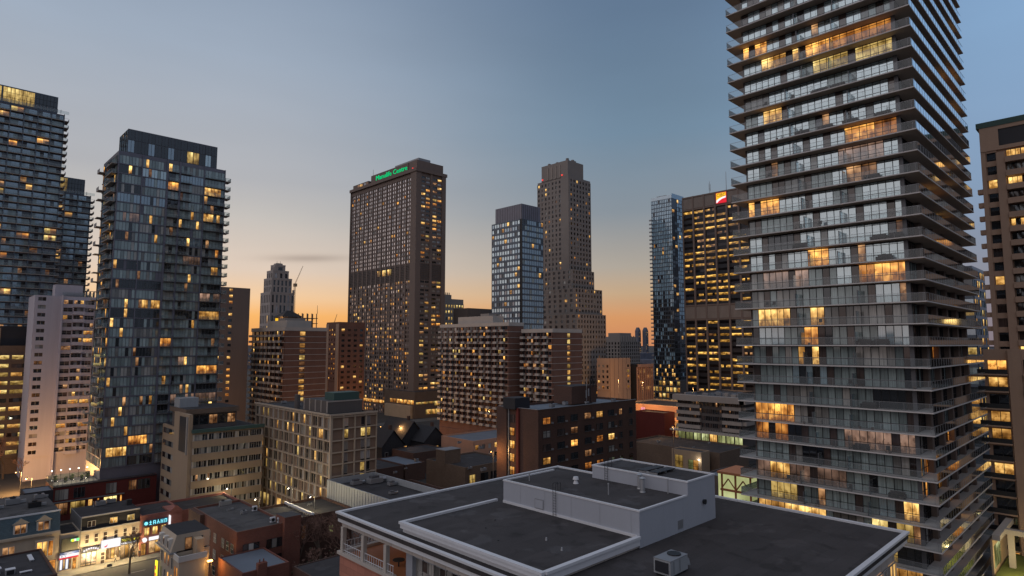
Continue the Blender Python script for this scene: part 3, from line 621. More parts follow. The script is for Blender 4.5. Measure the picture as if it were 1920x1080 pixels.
# ================================================================ LEFT GLASS CONDO
def condo():
    P = atF(222.7, 282, 181); L = ext(P, 'Y', 195); Wd = ext(P, 'X', 423); zt = P[2]
    B = Bld('glass_condominium', 'dark glass condominium with narrow balconies at its corners, rising behind a red brick podium', 'apartment tower', P, Wd, L, zt - .8, 'spandrel_mauve', par=.8)
    fh = 2.9; nf = int((zt - 1 - 9.4) / fh); z0 = zt - 1 - nf * fh
    pick = wp(g_teal=8, g_sky=1.2, g_blue=2, g_dark=4, g_curtain=2.5, g_pale=.5, lit_amber=.5, lit_gold=.5, lit_dim=.7, lit_blush=.4)
    secs = [(0.3, 6.3, 7, 'bal'), (6.6, 13.2, 8, 'flat'), (13.8, 16.8, 3, 'rec'), (17.4, 24.2, 8, 'rec2'), (24.6, Wd - .2, 6, 'rec2')]
    for j in range(nf):
        z = z0 + j * fh
        sp_ = MB()
        B.m.fbox(('R', 0, 0), 0, Wd, 0, .22, z - .14, z + .14, 'spandrel_mauve')
        B.m.fbox(('L', 0, 0), 0, L, 0, .22, z - .14, z + .14, 'spandrel_mauve')
        for a, b, n, t_ in secs:
            cw = (b - a) / n; i = 0
            special = None
            q0 = R.random()
            if q0 < (.17 if a > 16 else .10): special = R.choice(['lit_amber', 'lit_gold', 'lit_blush'])
            base = R.choices(['g_teal', 'g_dark', 'g_curtain', 'g_blue', 'g_sky'], [9, 2.4, 2, 1.4 if j > 22 else .5, .8 if j > 22 else .1])[0]
            while i < n:
                m = min(R.choice((2, 3, 4)), n - i)
                cols = [R.choices([base, 'g_teal', 'g_dark', 'g_curtain', 'lit_dim', 'lit_gold', 'spandrel_mauve'], [9, 1.5, .9, 1.2, .4, .35, .9 if t_ == 'flat' else .1])[0] for _ in range(m)]
                if special and R.random() < .8: cols = [special if R.random() < .85 else x for x in cols]
                B.win(('R', 0, 0), a + i * cw, a + (i + m) * cw, .06, z + .16, z + fh - .16, cols, (), 'frame_grey', .08); i += m
        for i in range(4):
            B.win(('L', 0, 0), .5 + i * 4.8, 4.9 + i * 4.8, .06, z + .16, z + fh - .16, [pick(), pick(), pick()], (), 'frame_grey', .09)
        if j > 1:
            for nm, x0, x1, y0, y1 in (('L', -1.5, -.22, .6, 9.0), ('R2', Wd + .05, Wd + 1.7, -.6, 2.6)):
                s = MB(); s.box(x0, x1, y0, y1, z - .12, z + .1, 'concrete')
                s.box(x0, x0 + .05, y0, y1, z + .1, z + 1.15, 'rail_glass'); s.box(x0 + .06, x1, y0, y0 + .05, z + .1, z + 1.15, 'rail_glass'); s.box(x0, x1, y0 - .02, y0 + .03, z + 1.15, z + 1.19, 'metal_grey')
                if nm == 'R2': s.box(x1 - .05, x1, y0 + .06, y1, z + .1, z + 1.15, 'rail_glass')
                s.build('balcony', B.root)
            s = MB(); s.box(-1.9, -.22, 15, 18.5, z - .12, z + .1, 'concrete'); s.box(-1.9, -1.85, 15, 18.5, z + .1, z + 1.15, 'metal_grey') if j % 2 else None
            s.build('balcony', B.root) if j % 3 else None
    for a, w in ((6.3, .3), (13.2, .6), (16.8, .6), (24.2, .4), (0, .3), (Wd - .25, .25)): B.m.fbox(('R', 0, 0), a, a + w, 0, .34, z0, zt, 'spandrel_mauve')
    for a, b in ((13.8, 16.8), (24.6, Wd - .2), (17.4, 20.5)):
        for j in range(nf):
            z = z0 + j * fh; s = MB(); s.fbox(('R', 0, 0), a, b, .35, 1.0, z - .1, z + .08, 'concrete_dark'); s.fbox(('R', 0, 0), a, b, .98, 1.02, z + .08, z + 1.1, 'rail_glass')
            BAL.append((B.root, s))
    Q = atF(241, 241, 184); px, py = Q[0] - P[0], Q[1] - P[1]; W2, L2 = ext(Q, 'X', 408), ext(Q, 'Y', 225)
    m = MB(); m.box(px, px + W2, py, py + L2, zt - .5, Q[2], 'spandrel_mauve', 'roof_dark')
    m.build('penthouse', B.root)
    n = 14; cw = W2 / n
    for i in range(n):
        k = 'g_dark' if i % 3 else 'g_blue'
        if i in (9, 10): k = 'lit_yellow'
        if i == 12: k = 'g_sky'
        B.win(('R', px, py), i * cw + .05, (i + 1) * cw - .05, .04, zt + .6, zt + 4.4, [k, k], (), 'frame_grey', .09)
        B.win(('R', px, py), i * cw + .05, (i + 1) * cw - .05, .04, zt + 4.5, Q[2] - .2, ['g_dark', 'g_dark'], (), 'frame_grey', .09)
    for i in range(4): B.win(('L', px, py), i * L2 / 4 + .1, (i + 1) * L2 / 4 - .1, .04, zt + .6, Q[2] - .2, ['g_sky', 'g_dark'], (.5,), 'frame_grey', .09)
    B.done()
BAL = []
condo()
for r_, s_ in BAL[:38]: s_.build('balcony', r_)
if BAL[38:]:
    big = MB()
    for r_, s_ in BAL[38:]:
        o = len(big.v); big.v += s_.v; big.f += [tuple(o + a for a in q) for q in s_.f]; big.m += [big.mi(s_.mats[a]) for a in s_.m]; big.uv += s_.uv
    big.build('balcony', BAL[0][0], kind='stuff')

# red brick podium with lit roof terrace
def podium():
    P = (30.1, 209.6, 0); Wd = 25.3
    B = Bld('brick_podium', 'dark red brick podium with a lit glass-railed roof terrace below the dark glass condominium', 'building', P, Wd, 2.6, 9.2, 'red_wall', par=.0, near=True)
    B.m.box(0, 10.9, 2.61, 12, 0, 9.2, 'red_wall', 'concrete')
    F = ('R', 0, 0)
    for a, b, k in ((.6, 3.6, 'g_curtain'), (4.8, 7.4, 'g_dark'), (12.4, 15, 'g_curtain'), (18, 20, 'lit_dim'), (20.3, 23.5, 'g_dark')): B.win(F, a, b, .04, 5.6, 8.4, [k] * 3, (), 'frame_grey', .1, True)
    for a, b, k in ((.6, 3.6, 'lit_dim'), (4.2, 7.6, 'lit_yellow'), (8.3, 9.3, 'lit_gold'), (10.4, 10.9, 'lit_amber'), (12, 15.2, 'lit_yellow'), (16, 16.5, 'lit_amber')): B.win(F, a, b, .04, 1.6, 4.7, [k] * (3 if b - a > 2 else 1), (.5,) if b - a > 2 else (), 'frame_dark', .1, True)
    B.m.fbox(F, 0, 17, .0, .35, 4.9, 5.2, 'metal_grey'); B.m.fbox(F, 0, Wd, .0, .1, 8.95, 9.2, 'frame_dark')
    for i in range(10):
        s = MB(); s.box(.2 + i * 1.0, 1.15 + i * 1.0, .05, .1, 9.25, 10.7, 'rail_glass'); s.box(.16 + i * 1.0, .2 + i * 1.0, .0, .12, 9.2, 10.9, 'frame_dark'); s.box(.16 + i * 1.0, 1.16 + i * 1.0, .0, .1, 10.72, 10.78, 'frame_dark'); s.build('railing', B.root)
    s = MB(); s.box(.0, .08, .2, 11.9, 9.25, 10.7, 'rail_glass'); s.build('railing', B.root)
    s = MB(); s.box(.4, 10.5, 11.6, 11.9, 9.26, 10.6, 'shop_cream'); s.build('terrace_wall', B.root)
    B.done()
    lamp = None
    for i in range(5):
        loc = (P[0] + 1.0 + i * 2.1, 219.5, 9.27)
        if lamp is None:
            lamp = thing('terrace_lamp', 'small white globe lamp on a post along the condominium roof terrace', 'lamp', loc, 'globe lamps on the roof terrace')
            m = MB(); m.tube((0, 0, 0), (0, 0, 2.6), .05, .04, 'frame_dark'); m.build('post', lamp)
            m = MB(); m.tube((0, 0, 2.6), (0, 0, 2.75), .06, .16, 'lamp_white', 8); m.tube((0, 0, 2.75), (0, 0, 2.92), .16, .05, 'lamp_white', 8); m.build('globe', lamp)
        else: dup(lamp, loc)
    for i in range(3): point((P[0] + 2 + i * 3.2, 214.5, 11.6), (1, .85, .55), 160)
    for i in range(5):
        m = MB()
        for q in range(60):
            a = R.uniform(0, 6.28); rr = R.uniform(0, .55); z = R.uniform(.3, 1.5); x, y = rr * math.cos(a), rr * math.sin(a); m.quad((x, y, z), (x + .2, y + .05, z + R.uniform(-.1, .1)), (x + .2, y + .1, z + .2), (x, y + .05, z + .15), 'hedge')
        m.tube((0, 0, 0), (0, 0, .4), .3, .35, 'frame_dark', 8)
        single(m, 'potted_shrub', 'leafy potted shrub on the lit roof terrace of the red brick podium', 'shrub', (P[0] + 1.6 + i * 1.9, 217.6 - (i % 2) * 3, 9.27), 'potted shrubs on the roof terrace')
def point(loc, col, en, parent=None, rad=.25):
    l = bpy.data.lights.new('lamp_light', 'POINT'); l.energy = en; l.color = col; l.shadow_soft_size = rad
    o = bpy.data.objects.new('lamp_light', l); COL.objects.link(o); o.location = loc
    if parent: o.parent = parent
    return o
podium()
# ================================================================ FAR-LEFT TOWER PAIR
def slab_tower(name, label, px, py, F, xr, Wd, pent_z, mechlit, p=.10, sec=None, zlow=20, xl_off=0.0):
    """P is the RIGHT end of the visible face; the face runs back left by Wd metres"""
    E_ = atF(px, py, F); P = (E_[0] - Wd, E_[1], 0); zt = E_[2]
    B = Bld(name, label, 'apartment tower', P, Wd, 20, zt, 'spandrel_mauve', par=.0)
    fh = 2.95; nf = int((zt - zlow) / fh); z0 = zt - nf * fh
    n = int(Wd / 4.4); bw = Wd / n
    for j in range(nf):
        z = z0 + j * fh
        B.m.fbox(('R', 0, 0), 0, Wd, 0, 1.5, z - .16, z + .08, 'concrete')
        for i in range(n):
            if R.random() < p: cols = [R.choice(['lit_gold', 'lit_yellow', 'lit_amber'])] * R.choice((1, 2)) + [R.choice(['g_dark', 'lit_dim'])]
            else: cols = R.choices(['g_blue', 'g_dark', 'g_teal', 'g_azure', 'g_black', 'lit_dim'], [6, 2, 4, 3, .8, .9 if z < 95 else .1], k=3)
            R.shuffle(cols); B.win(('R', 0, 0), i * bw + .3, (i + 1) * bw - .3, .05, z + .1, z + 2.35, cols, (), 'frame_dark', 0)
        if j < 100:
            s = MB(); s.fbox(('R', 0, 0), 0, Wd, 1.42, 1.5, z + .08, z + 1.15, 'rail_glass'); s.fbox(('R', 0, 0), Wd, Wd + 1.6, -4, 1.5, z - .16, z + .08, 'concrete'); s.fbox(('R', 0, 0), Wd + 1.55, Wd + 1.6, -4, 1.45, z + .08, z + 1.15, 'metal_grey')
            s.fbox(('R', 0, 0), 0, Wd + 1.5, 1.36, 1.44, z + 1.16, z + 1.22, 'metal_grey')
            if j % 2: s.fbox(('R', 0, 0), Wd, Wd + 1.55, 1.44, 1.5, z + .08, z + 1.15, 'rail_glass')
            s.build('balcony', B.root)
    for i in range(n + 1): B.m.fbox(('R', 0, 0), max(0, i * bw - .2), min(Wd, i * bw + .2), 0, 1.3, z0, zt, 'spandrel_blue')
    s = MB(); s.fbox(('R', 0, 0), 0, Wd + 1.4, 1.4, 1.5, zt, zt + 1.3, 'rail_glass')
    for i in range(int(Wd / 1.2)): s.fbox(('R', 0, 0), i * 1.2, i * 1.2 + .15, 1.3, 1.62, zt - .1, zt + 1.6, 'metal_grey')
    s.build('crown_screen', B.root)
    m = MB(); m.box(0, Wd - 2.4, 1.5, 15, zt + .1, pent_z, 'spandrel_blue', 'roof_dark'); m.build('penthouse', B.root)
    for a, b, k in mechlit:
        q = max(1, int((b - a) / 1.2))
        B.win(('R', 0, 1.5), a, b, .04, zt + 1.0, pent_z - .5, [k] * q, (.33, .66), 'frame_dark', .12)
    B.done(); return B
def far_left():
    Wd = 46
    slab_tower('balcony_tower', 'tall dark balconied tower with a lit glass top at the photo left edge', 121, 216, 262, 0, Wd, atF(112, 187, 264)[2], ((Wd - 38, Wd - 30.5, 'lit_dim'), (Wd - 30, Wd - 21.5, 'lit_yellow'), (Wd - 21, Wd - 10.5, 'lit_yellow'), (Wd - 10, Wd - 2.6, 'g_dark')), .10)
    slab_tower('balcony_tower', 'slimmer dark balconied tower with a yellow-lit top behind the left-edge tower', 170, 368, 300, 0, 26, atF(160, 338, 300)[2], ((26 - 17, 26 - 9.5, 'lit_yellow'), (26 - 9, 26 - 2.8, 'g_dark')), .12, zlow=40)
    for px, py, F, lab in ((93, 186, 266, 'small dark antenna bracket on top of the left-edge tower'), (147, 341, 303, 'small dark antenna cluster on top of the slimmer left tower')):
        Q = atF(px, py, F); m = MB(); m.tube((0, 0, -2.5), (0, 0, 1.5), .15, .1, 'frame_dark'); m.tube((-1.5, 0, .2), (1, 0, .9), .12, .12, 'frame_dark'); m.tube((0, 0, 1.5), (.8, 0, .6), .2, .2, 'frame_dark')
        single(m, 'antenna', lab, 'antenna', Q)
far_left()

def white_block():
    P = atF(66, 553, 221); Wd = 24; L = 16; zt = P[2] - 1
    B = Bld('white_apartment_block', 'white-painted concrete apartment block with recessed balconies, left of the dark glass condominium', 'apartment block', P, Wd, L, zt, 'white_paint', par=1.0)
    fh = 2.82; nf = int((zt - 8) / fh); z0 = zt - nf * fh; F = ('R', 0, 0)
    pk = wp(g_dark=6, g_brown=3, g_curtain=2, g_pale=1, lit_gold=1.0, lit_dim=1.0)
    B.grid(F, 0.0, 4.2, z0, zt + .99, 1, nf, .56, .48, .3, .35, pk, ncol=2, mw=.1, frame='frame_light')
    B.m.fbox(F, 4.21, 7.8, 0, .35, z0, zt + 1, 'white_paint'); B.m.fbox(F, 7.81, 8.2, 0, 1.9, z0 - 8, zt + 1.2, 'white_paint')
    for j in range(nf):
        z = z0 + j * fh
        B.m.fbox(F, 8.21, 18.2, 0, .3, z, z + .95, 'white_paint'); B.m.fbox(F, 8.21, 18.2, 0, .3, z + 2.45, z + fh - .001, 'white_paint')
        for a, b, k in ((8.5, 11.3, 2), (11.7, 14.7, 3), (15.1, 18, 3)): B.win(F, a, b, .04, z + .95, z + 2.45, [pk() for _ in range(k)] if R.random() < .9 else ['lit_gold', 'lit_amber', 'lit_gold'][:k], (.6,), 'frame_light', .08)
        s = MB(); s.fbox(F, 11.4, 15, .31, 1.7, z - .1, z + .1, 'white_paint'); s.fbox(F, 11.4, 15, 1.6, 1.7, z + .1, z + 1.1, 'white_paint'); s.build('balcony', B.root)
        for x in (8.21, 11.35, 14.75): B.m.fbox(F, x, x + .3, .3, .5, z + .95, z + 2.45, 'white_paint')
    B.m.fbox(F, 18.21, 18.6, 0, 1.9, z0 - 8, zt + 1.2, 'white_paint')
    B.grid(F, 18.61, 23.99, z0, zt + .99, 1, nf, .45, .48, .3, .35, pk, ncol=2, mw=.1, frame='frame_light')
    m = MB(); m.box(6, 14.5, 2, 8, zt + .1, zt + 5.4, 'white_paint', 'roof_mid'); m.box(8.2, 18, 1.2, 1.26, zt + 1.1, zt + 2.6, 'rail_glass'); m.build('penthouse', B.root)
    m = MB()
    for i in range(7): m.box(16 + i * 1.2, 16.15 + i * 1.2, 3, 6, zt, zt + 3.4, 'metal_grey')
    m.box(15.8, 23.8, 2.9, 3.1, zt + 3.4, zt + 3.6, 'metal_grey'); m.build('roof_frame', B.root)
    B.done()
white_block()

def office_low():
    E_ = atF(58, 648, 237); Wd = 41; P = (E_[0] - Wd, E_[1], 0); zt = E_[2]
    B = Bld('low_office_block', 'brown office block with bands of bright yellow windows at the left edge of the photo', 'office block', P, Wd, 18, zt - 3, 'tan_brown', par=3.0, roof='roof_dark')
    pk = lambda i, j: [R.choices(['lit_yellow', 'lit_gold', 'g_dark', 'g_brown'], [6, 3, 1.6, .6])[0]] * 2 + ['lit_yellow' if R.random() < .7 else 'g_dark'] if j not in (6, 12) else ['g_dark'] * 3
    B.grid(('R', 0, 0), 0, Wd, 6, zt - 3, 7, 12, .86, .45, .35, .4, pk, wall='tan_brown')
    m = MB(); m.box(Wd - 9, Wd, 3, 12, zt, zt + 7.4, 'black_panel', 'roof_dark'); m.box(Wd - 13, Wd - 9.01, 2.5, 12, zt, zt + 6.6, 'tan_wall'); m.build('penthouse', B.root); B.done()
office_low()

def brown_pair():
    E_ = atF(469, 541, 292); Wd = 17; P = (E_[0] - Wd, E_[1], 0)
    B = Bld('brown_apartment_slab', 'plain mauve-brown slab with one line of small windows, right of the dark glass condominium', 'apartment block', P, Wd, 16, E_[2], 'brown_concrete', par=0)
    fh = 2.8; nf = 26; z0 = E_[2] - nf * fh - 1
    B.m.fbox(('R', 0, 0), 4.6, 7.0, 0, .3, 0, E_[2], 'brown_concrete')
    B.grid(('R', 0, 0), 7.0, 9.6, z0, E_[2], 1, nf, .6, .42, .35, .3, wp(lit_gold=2.2, lit_amber=1.4, g_dark=5, g_brown=2))
    B.m.fbox(('R', 0, 0), 9.61, Wd, 0, .3, 0, E_[2], 'brown_concrete')
    B.grid(('R', 0, 0), 0, 4.59, z0, E_[2], 1, nf, .7, .5, .3, .3, wp(g_dark=6, g_brown=2, lit_gold=.8))
    B.done()
    Q = (P[0] - 14, P[1] + 2, 0)
    B = Bld('brown_apartment_slab', 'taller brown balconied slab squeezed between the glass condominium and the plain brown slab', 'apartment block', Q, 13.5, 13, E_[2] + 3.4, 'brown_concrete', par=.8)
    B.grid(('R', 0, 0), 0, 13.5, z0 - 1, E_[2] + 3.2, 4, nf + 1, .8, .55, .3, .4, wp(g_dark=5, g_pale=1.5, lit_gold=1.2, g_curtain=2)); B.done()
brown_pair()

# ================================================================ ART-DECO STEPPED TOWER
def deco():
    F = 420; S = F / 1155
    def P_(px, py, dF=0): return atF(px, py, F + dF)
    C_ = P_(508, 548); r = thing('stepped_stone_tower', 'pale stepped art-deco stone tower on the orange horizon', 'tower', (C_[0], C_[1], 0))
    w = MB(); wins = []
    B = Bld.__new__(Bld); B.P = C_; B.root = r; B.wins = wins; B.near = False; B.m = w; B.rf = MB(); B.wall = 'white_stone'
    def tier(x0, x1, y0, y1, z0, z1, n, nf, vert=True, dark=False):
        w.box(x0, x1, y0, y1, z0, z1, 'white_stone', 'roof_mid')
        pk = wp(g_dark=6, g_pale=1, lit_gold=.25) if not dark else wp(g_black=4, g_pale=1)
        B.grid(('R', x0, y0), 0, x1 - x0, z0, z1 - .6, n[0], nf, .45, .75 if vert else .5, .12, .35, pk)
        B.grid(('L', x0, y0), 0, y1 - y0, z0, z1 - .6, n[1], nf, .45, .75 if vert else .5, .12, .35, pk)
        w.box(x0 - .5, x0, y0 - .5, y0, z0, z1, 'white_stone'); w.box(x0 - .45, x1 + .1, y0 - .45, y0 + .3, z1 - .6, z1 + .4, 'white_stone'); w.box(x0 - .45, x0 + .3, y0 + .3, y1, z1 - .6, z1 + .4, 'white_stone')
    z1, z2, z3, z4 = P_(514, 548)[2], P_(514, 521)[2], P_(514, 509)[2], P_(514, 495)[2]
    tier(0, 16.5, 0, 16.5, 40, z1, (6, 6), 6); tier(1.2, 15, 1.2, 14.5, z1, z2, (5, 5), 2); tier(2.2, 13, 2.2, 12.5, z2 - 3, z3 + 1, (3, 3), 1, dark=True)
    tier(4.2, 11.2, 4, 11, z3, z4, (1, 3), 1); w.box(5.5, 10, 5.5, 10, z4, z4 + 1.6, 'white_stone', 'roof_mid')
    for x in (.2, 15.8): w.box(x - .6, x + .6, -.9, .3, z1, z1 + 2.4, 'white_stone')
    w.box(-3, 21, -3, 19, 0, 46, 'white_stone', 'roof_mid')
    B.rf.box(6, 9.5, 6, 9.5, z4 + 1.61, z4 + 1.8, 'roof_mid'); 
    for x in (6.5, 9): B.rf.tube((x, 7, z4 + 1.8), (x, 7, z4 + 3.4), .12, .08, 'frame_dark', 5)
    B.done()
    # dark hipped roof building in front, with a floodlit terrace, and the bare frame beside it
    Q = atF(530, 603, 380); r = thing('pavilion_roof_building', 'dark peaked roof building with an orange-lit terrace before the stepped stone tower', 'building', (Q[0], Q[1], 0))
    m = MB(); m.box(0, 12, 0, 12, 0, Q[2] + 3, 'concrete_dark'); m.build('wall', r)
    m = MB(); z = Q[2] + 3; a, b = -1.0, 13.0
    for p, q in (((a, a), (b, a)), ((b, a), (b, b)), ((b, b), (a, b)), ((a, b), (a, a))):
        m.poly([(p[0], p[1], z), (q[0], q[1], z), (6 + (q[0] - 6) * .2, 6 + (q[1] - 6) * .2, z + 4.2), (6 + (p[0] - 6) * .2, 6 + (p[1] - 6) * .2, z + 4.2)], 'slate_black')
    m.poly([(6 + (x - 6) * .2, 6 + (y - 6) * .2, z + 4.2) for x, y in ((a, a), (b, a), (b, b), (a, b))], 'slate_black'); m.poly([(a, a, z), (a, b, z), (b, b, z), (b, a, z)], 'soffit'); m.build('roof', r)
    m = MB(); m.box(-6, -1, -1, 3, 0, Q[2] + .2, 'white_stone'); m.build('terrace', r)
    m = MB(); m.box(-4.2, -2.6, .6, 1.0, Q[2] + .21, Q[2] + 2.0, 'sign_amber'); m.build('lamp', r)
    point((Q[0] - 3.4, Q[1] - .5, Q[2] + 2.4), (1, .5, .15), 1500)
    Q = atF(566, 600, 360); m = MB()
    for i in range(4):
        for k in range(2): m.box(i * 3, i * 3 + .4, k * 5, k * 5 + .4, 0, Q[2] + 4, 'concrete_dark')
    for z in range(1, 5): m.box(-.4, 9.8, -.4, 5.8, Q[2] + 4 - z * 3, Q[2] + 4.3 - z * 3, 'concrete_dark')
    m.tube((9.5, 0, Q[2] + 4), (9.5, 0, Q[2] + 9), .15, .08, 'frame_dark')
    single(m, 'concrete_frame_building', 'bare unfinished concrete frame beside the stepped stone tower', 'building under construction', (Q[0], Q[1], 0))
deco()
def crane(name_lab, px, py, F, px2, py2):
    a = atF(px, py, F); b = atF(px2, py2, F); r = thing('tower_crane', name_lab, 'crane', (a[0], a[1], 0)); z = a[2]
    d = (b[0] - a[0], b[1] - a[1], b[2] - z)
    m = MB()
    for ox, oy in ((0, 0), (1.2, 0), (0, 1.2), (1.2, 1.2)): m.tube((ox, oy, 0), (ox, oy, z), .12, .12, 'crane_steel', 4)
    k = 0
    while k < z: m.tube((0, 0, k), (1.2, 0, min(z, k + 2)), .07, .07, 'crane_steel', 4); m.tube((1.2, 0, k), (0, 0, min(z, k + 2)), .07, .07, 'crane_steel', 4); k += 2
    m.build('mast', r)
    m = MB(); n = 14
    for ox, oz in ((-.4, 0), (.4, 0), (0, .9)): m.tube((ox, 0, z + oz), (d[0] + ox * .3, d[1], z + d[2] + oz * .3), .16, .1, 'crane_steel', 4)
    for i in range(n):
        t0, t1 = i / n, (i + .5) / n; q = lambda t_, ox, oz: (d[0] * t_ + ox * (1 - .7 * t_), d[1] * t_, z + d[2] * t_ + oz * (1 - .7 * t_))
        m.tube(q(t0, -.4, 0), q(t1, 0, .9), .06, .06, 'crane_steel', 4); m.tube(q(t1, 0, .9), q((i + 1) / n, .4, 0), .06, .06, 'crane_steel', 4)
    m.build('jib', r)
    m = MB(); m.box(-1, 1.5, -2.5, .5, z - 1.2, z + 1.6, 'crane_steel'); m.build('cab', r)
crane('pale luffing crane jib rising behind the right shoulder of the stepped stone tower', 552, 535, 560, 568, 499)
crane('small dark crane jib standing on the orange horizon left of the tall brown grid tower', 625, 610, 600, 632, 589)

# ================================================================ BROWN BALCONIED BRICK BLOCKS
def balcony_brick(name, label, cx, cy, F, xl, xr, seed, bays, stair=None, group=None, cap=True, pent=None):
    P = atF(cx, cy, F); L = ext(P, 'Y', xl); Wd = ext(P, 'X', xr); zt = P[2] - 1.6
    B = Bld(name, label, 'apartment block', P, Wd, L, zt, 'brick_brown', par=0, group=group)
    fh = 2.75; nf = int((zt - 9) / fh); z0 = zt - nf * fh
    bw = L / bays
    for j in range(nf + 1):
        z = z0 + j * fh
        B.m.fbox(('L', 0, 0), 0, L, 0, .42, z - .12, z + .1, 'frame_light'); B.m.fbox(('R', 0, 0), 0, Wd, 0, .42, z - .12, z + .1, 'frame_light'); B.m.box(-.42, 0, -.42, 0, z - .12, z + .1, 'frame_light')
        if j == nf: break
        B.m.fbox(('L', 0, 0), 0, L, 0, .22, z + .1, z + .95, 'brick_brown')
        for i in range(bays):
            s0 = i * bw
            B.m.fbox(('L', 0, 0), s0, s0 + .5, 0, .3, z + .1, z + fh - .12, 'brick_brown')
            kinds = ['g_dark', 'g_brown', 'g_black', 'g_curtain', 'g_pale', 'lit_gold', 'lit_yellow', 'lit_amber', 'lit_dim']
            wt = [5, 3, 4, 2, .6, 1.1, .8, .7, .9]
            c1, c2 = R.choices(kinds, wt)[0], R.choices(kinds, wt)[0]
            B.win(('L', 0, 0), s0 + .6, s0 + bw * .5, .05, z + .95, z + 2.5, [c1, R.choices([c1, 'g_dark'], [3, 1])[0]], (), 'frame_light', 0)
            B.win(('L', 0, 0), s0 + bw * .55, s0 + bw - .1, .05, z + .12, z + 2.5, [c2, 'g_dark'], (), 'frame_light', 0)
            BALC.append((B, ('L', 0, 0), s0 + bw * .52, s0 + bw + .1, z))
        B.m.fbox(('R', 0, 0), 0, Wd, 0, .3, z + .1, z + fh - .12, 'brick_brown') if stair is None else None
        if stair:
            a, b = stair; B.m.fbox(('R', 0, 0), 0, a, 0, .3, z + .1, z + fh - .12, 'brick_brown'); B.m.fbox(('R', 0, 0), b, Wd, 0, .3, z + .1, z + fh - .12, 'brick_brown')
            B.win(('R', 0, 0), a, b, .06, z + .5, z + 2.3, [R.choices(['lit_gold', 'lit_yellow', 'lit_dim'], [3, 3, 2])[0]], (), 'frame_dark', 0)
    m = MB(); m.box(-.35, Wd + .2, -.35, L + .2, zt + .12, P[2], 'cream_trim', 'roof_mid')
    if pent: x0, x1, y0, y1, h = pent; m.box(x0, x1, y0, y1, P[2], P[2] + h, 'cream_trim', 'roof_mid'); m.box(x0 + 1, x1 - 1, y0 + 4, y0 + 10, P[2] + h, P[2] + h + 1.2, 'concrete')
    m.build('parapet', B.root)
    lob = MB(); lob.box(-1.2, -.01, 2, L - 2, 0, 6.3, 'brick_brown'); lob.build('base', B.root)
    B.done(60); bl = [x for x in BALC if x[0] is B]
    for n_, (_, F_, a, b, z) in enumerate(bl):
        if n_ < 100: s = MB()
        elif n_ == 100: s = MB(); rest = s
        else: s = rest
        s.fbox(F_, a, b, .43, 1.5, z - .1, z + .08, 'frame_light'); s.fbox(F_, a, b, 1.44, 1.5, z + .08, z + 1.0, 'frame_light'); s.fbox(F_, a, a + .06, .43, 1.43, z + .08, z + 1.0, 'frame_light')
        if n_ < 100: s.build('balcony', B.root)
    if len(bl) > 100: rest.build('balcony', B.root, kind='stuff')
BALC = []
balcony_brick('brick_balcony_block', 'brown brick balcony block with a lit stair strip, in front of the stepped stone tower', 535, 613, 281, 473, 612, 1, 8, (7.0, 9.6), pent=(2, 14, 3, 24, 3.2))
balcony_brick('brick_balcony_block', 'long brown brick balcony block with cream cap, right of the tall brown grid tower', 954, 604, 284, 826, 981, 2, 11, None, pent=(1, 8, 12, 38, 3.4))
balcony_brick('brick_balcony_block', 'lower brown brick balcony block with a lit stair slit, right of the long one', 1036, 616, 272, 979, 1090, 3, 4, (9.5, 11.6))

def orange_building():
    P = atF(636, 607, 335); P2 = (P[0], P[1], 0)
    B = Bld('orange_lit_building', 'brown building glowing orange, wedged between the brick block and the tall grid tower', 'building', P2, 16, 14, P[2], 'brick_brown', par=1)
    B.grid(('L', 0, 0), 3, 11, 28, P[2] - 2, 3, 11, .45, .4, .3, .3, wp(lit_gold=2, lit_amber=2, g_dark=3, g_brown=2)); B.m.fbox(('L', 0, 0), 0, 2.99, 0, .3, 0, P[2], 'rose_concrete'); B.m.fbox(('L', 0, 0), 11.01, 14, 0, .3, 0, P[2], 'rose_concrete'); B.grid(('R', 0, 0), .5, 15.5, 20, P[2] - 2, 4, 13, .5, .45, .3, .3, wp(lit_gold=1, g_dark=5, g_brown=2))
    B.done()
orange_building()
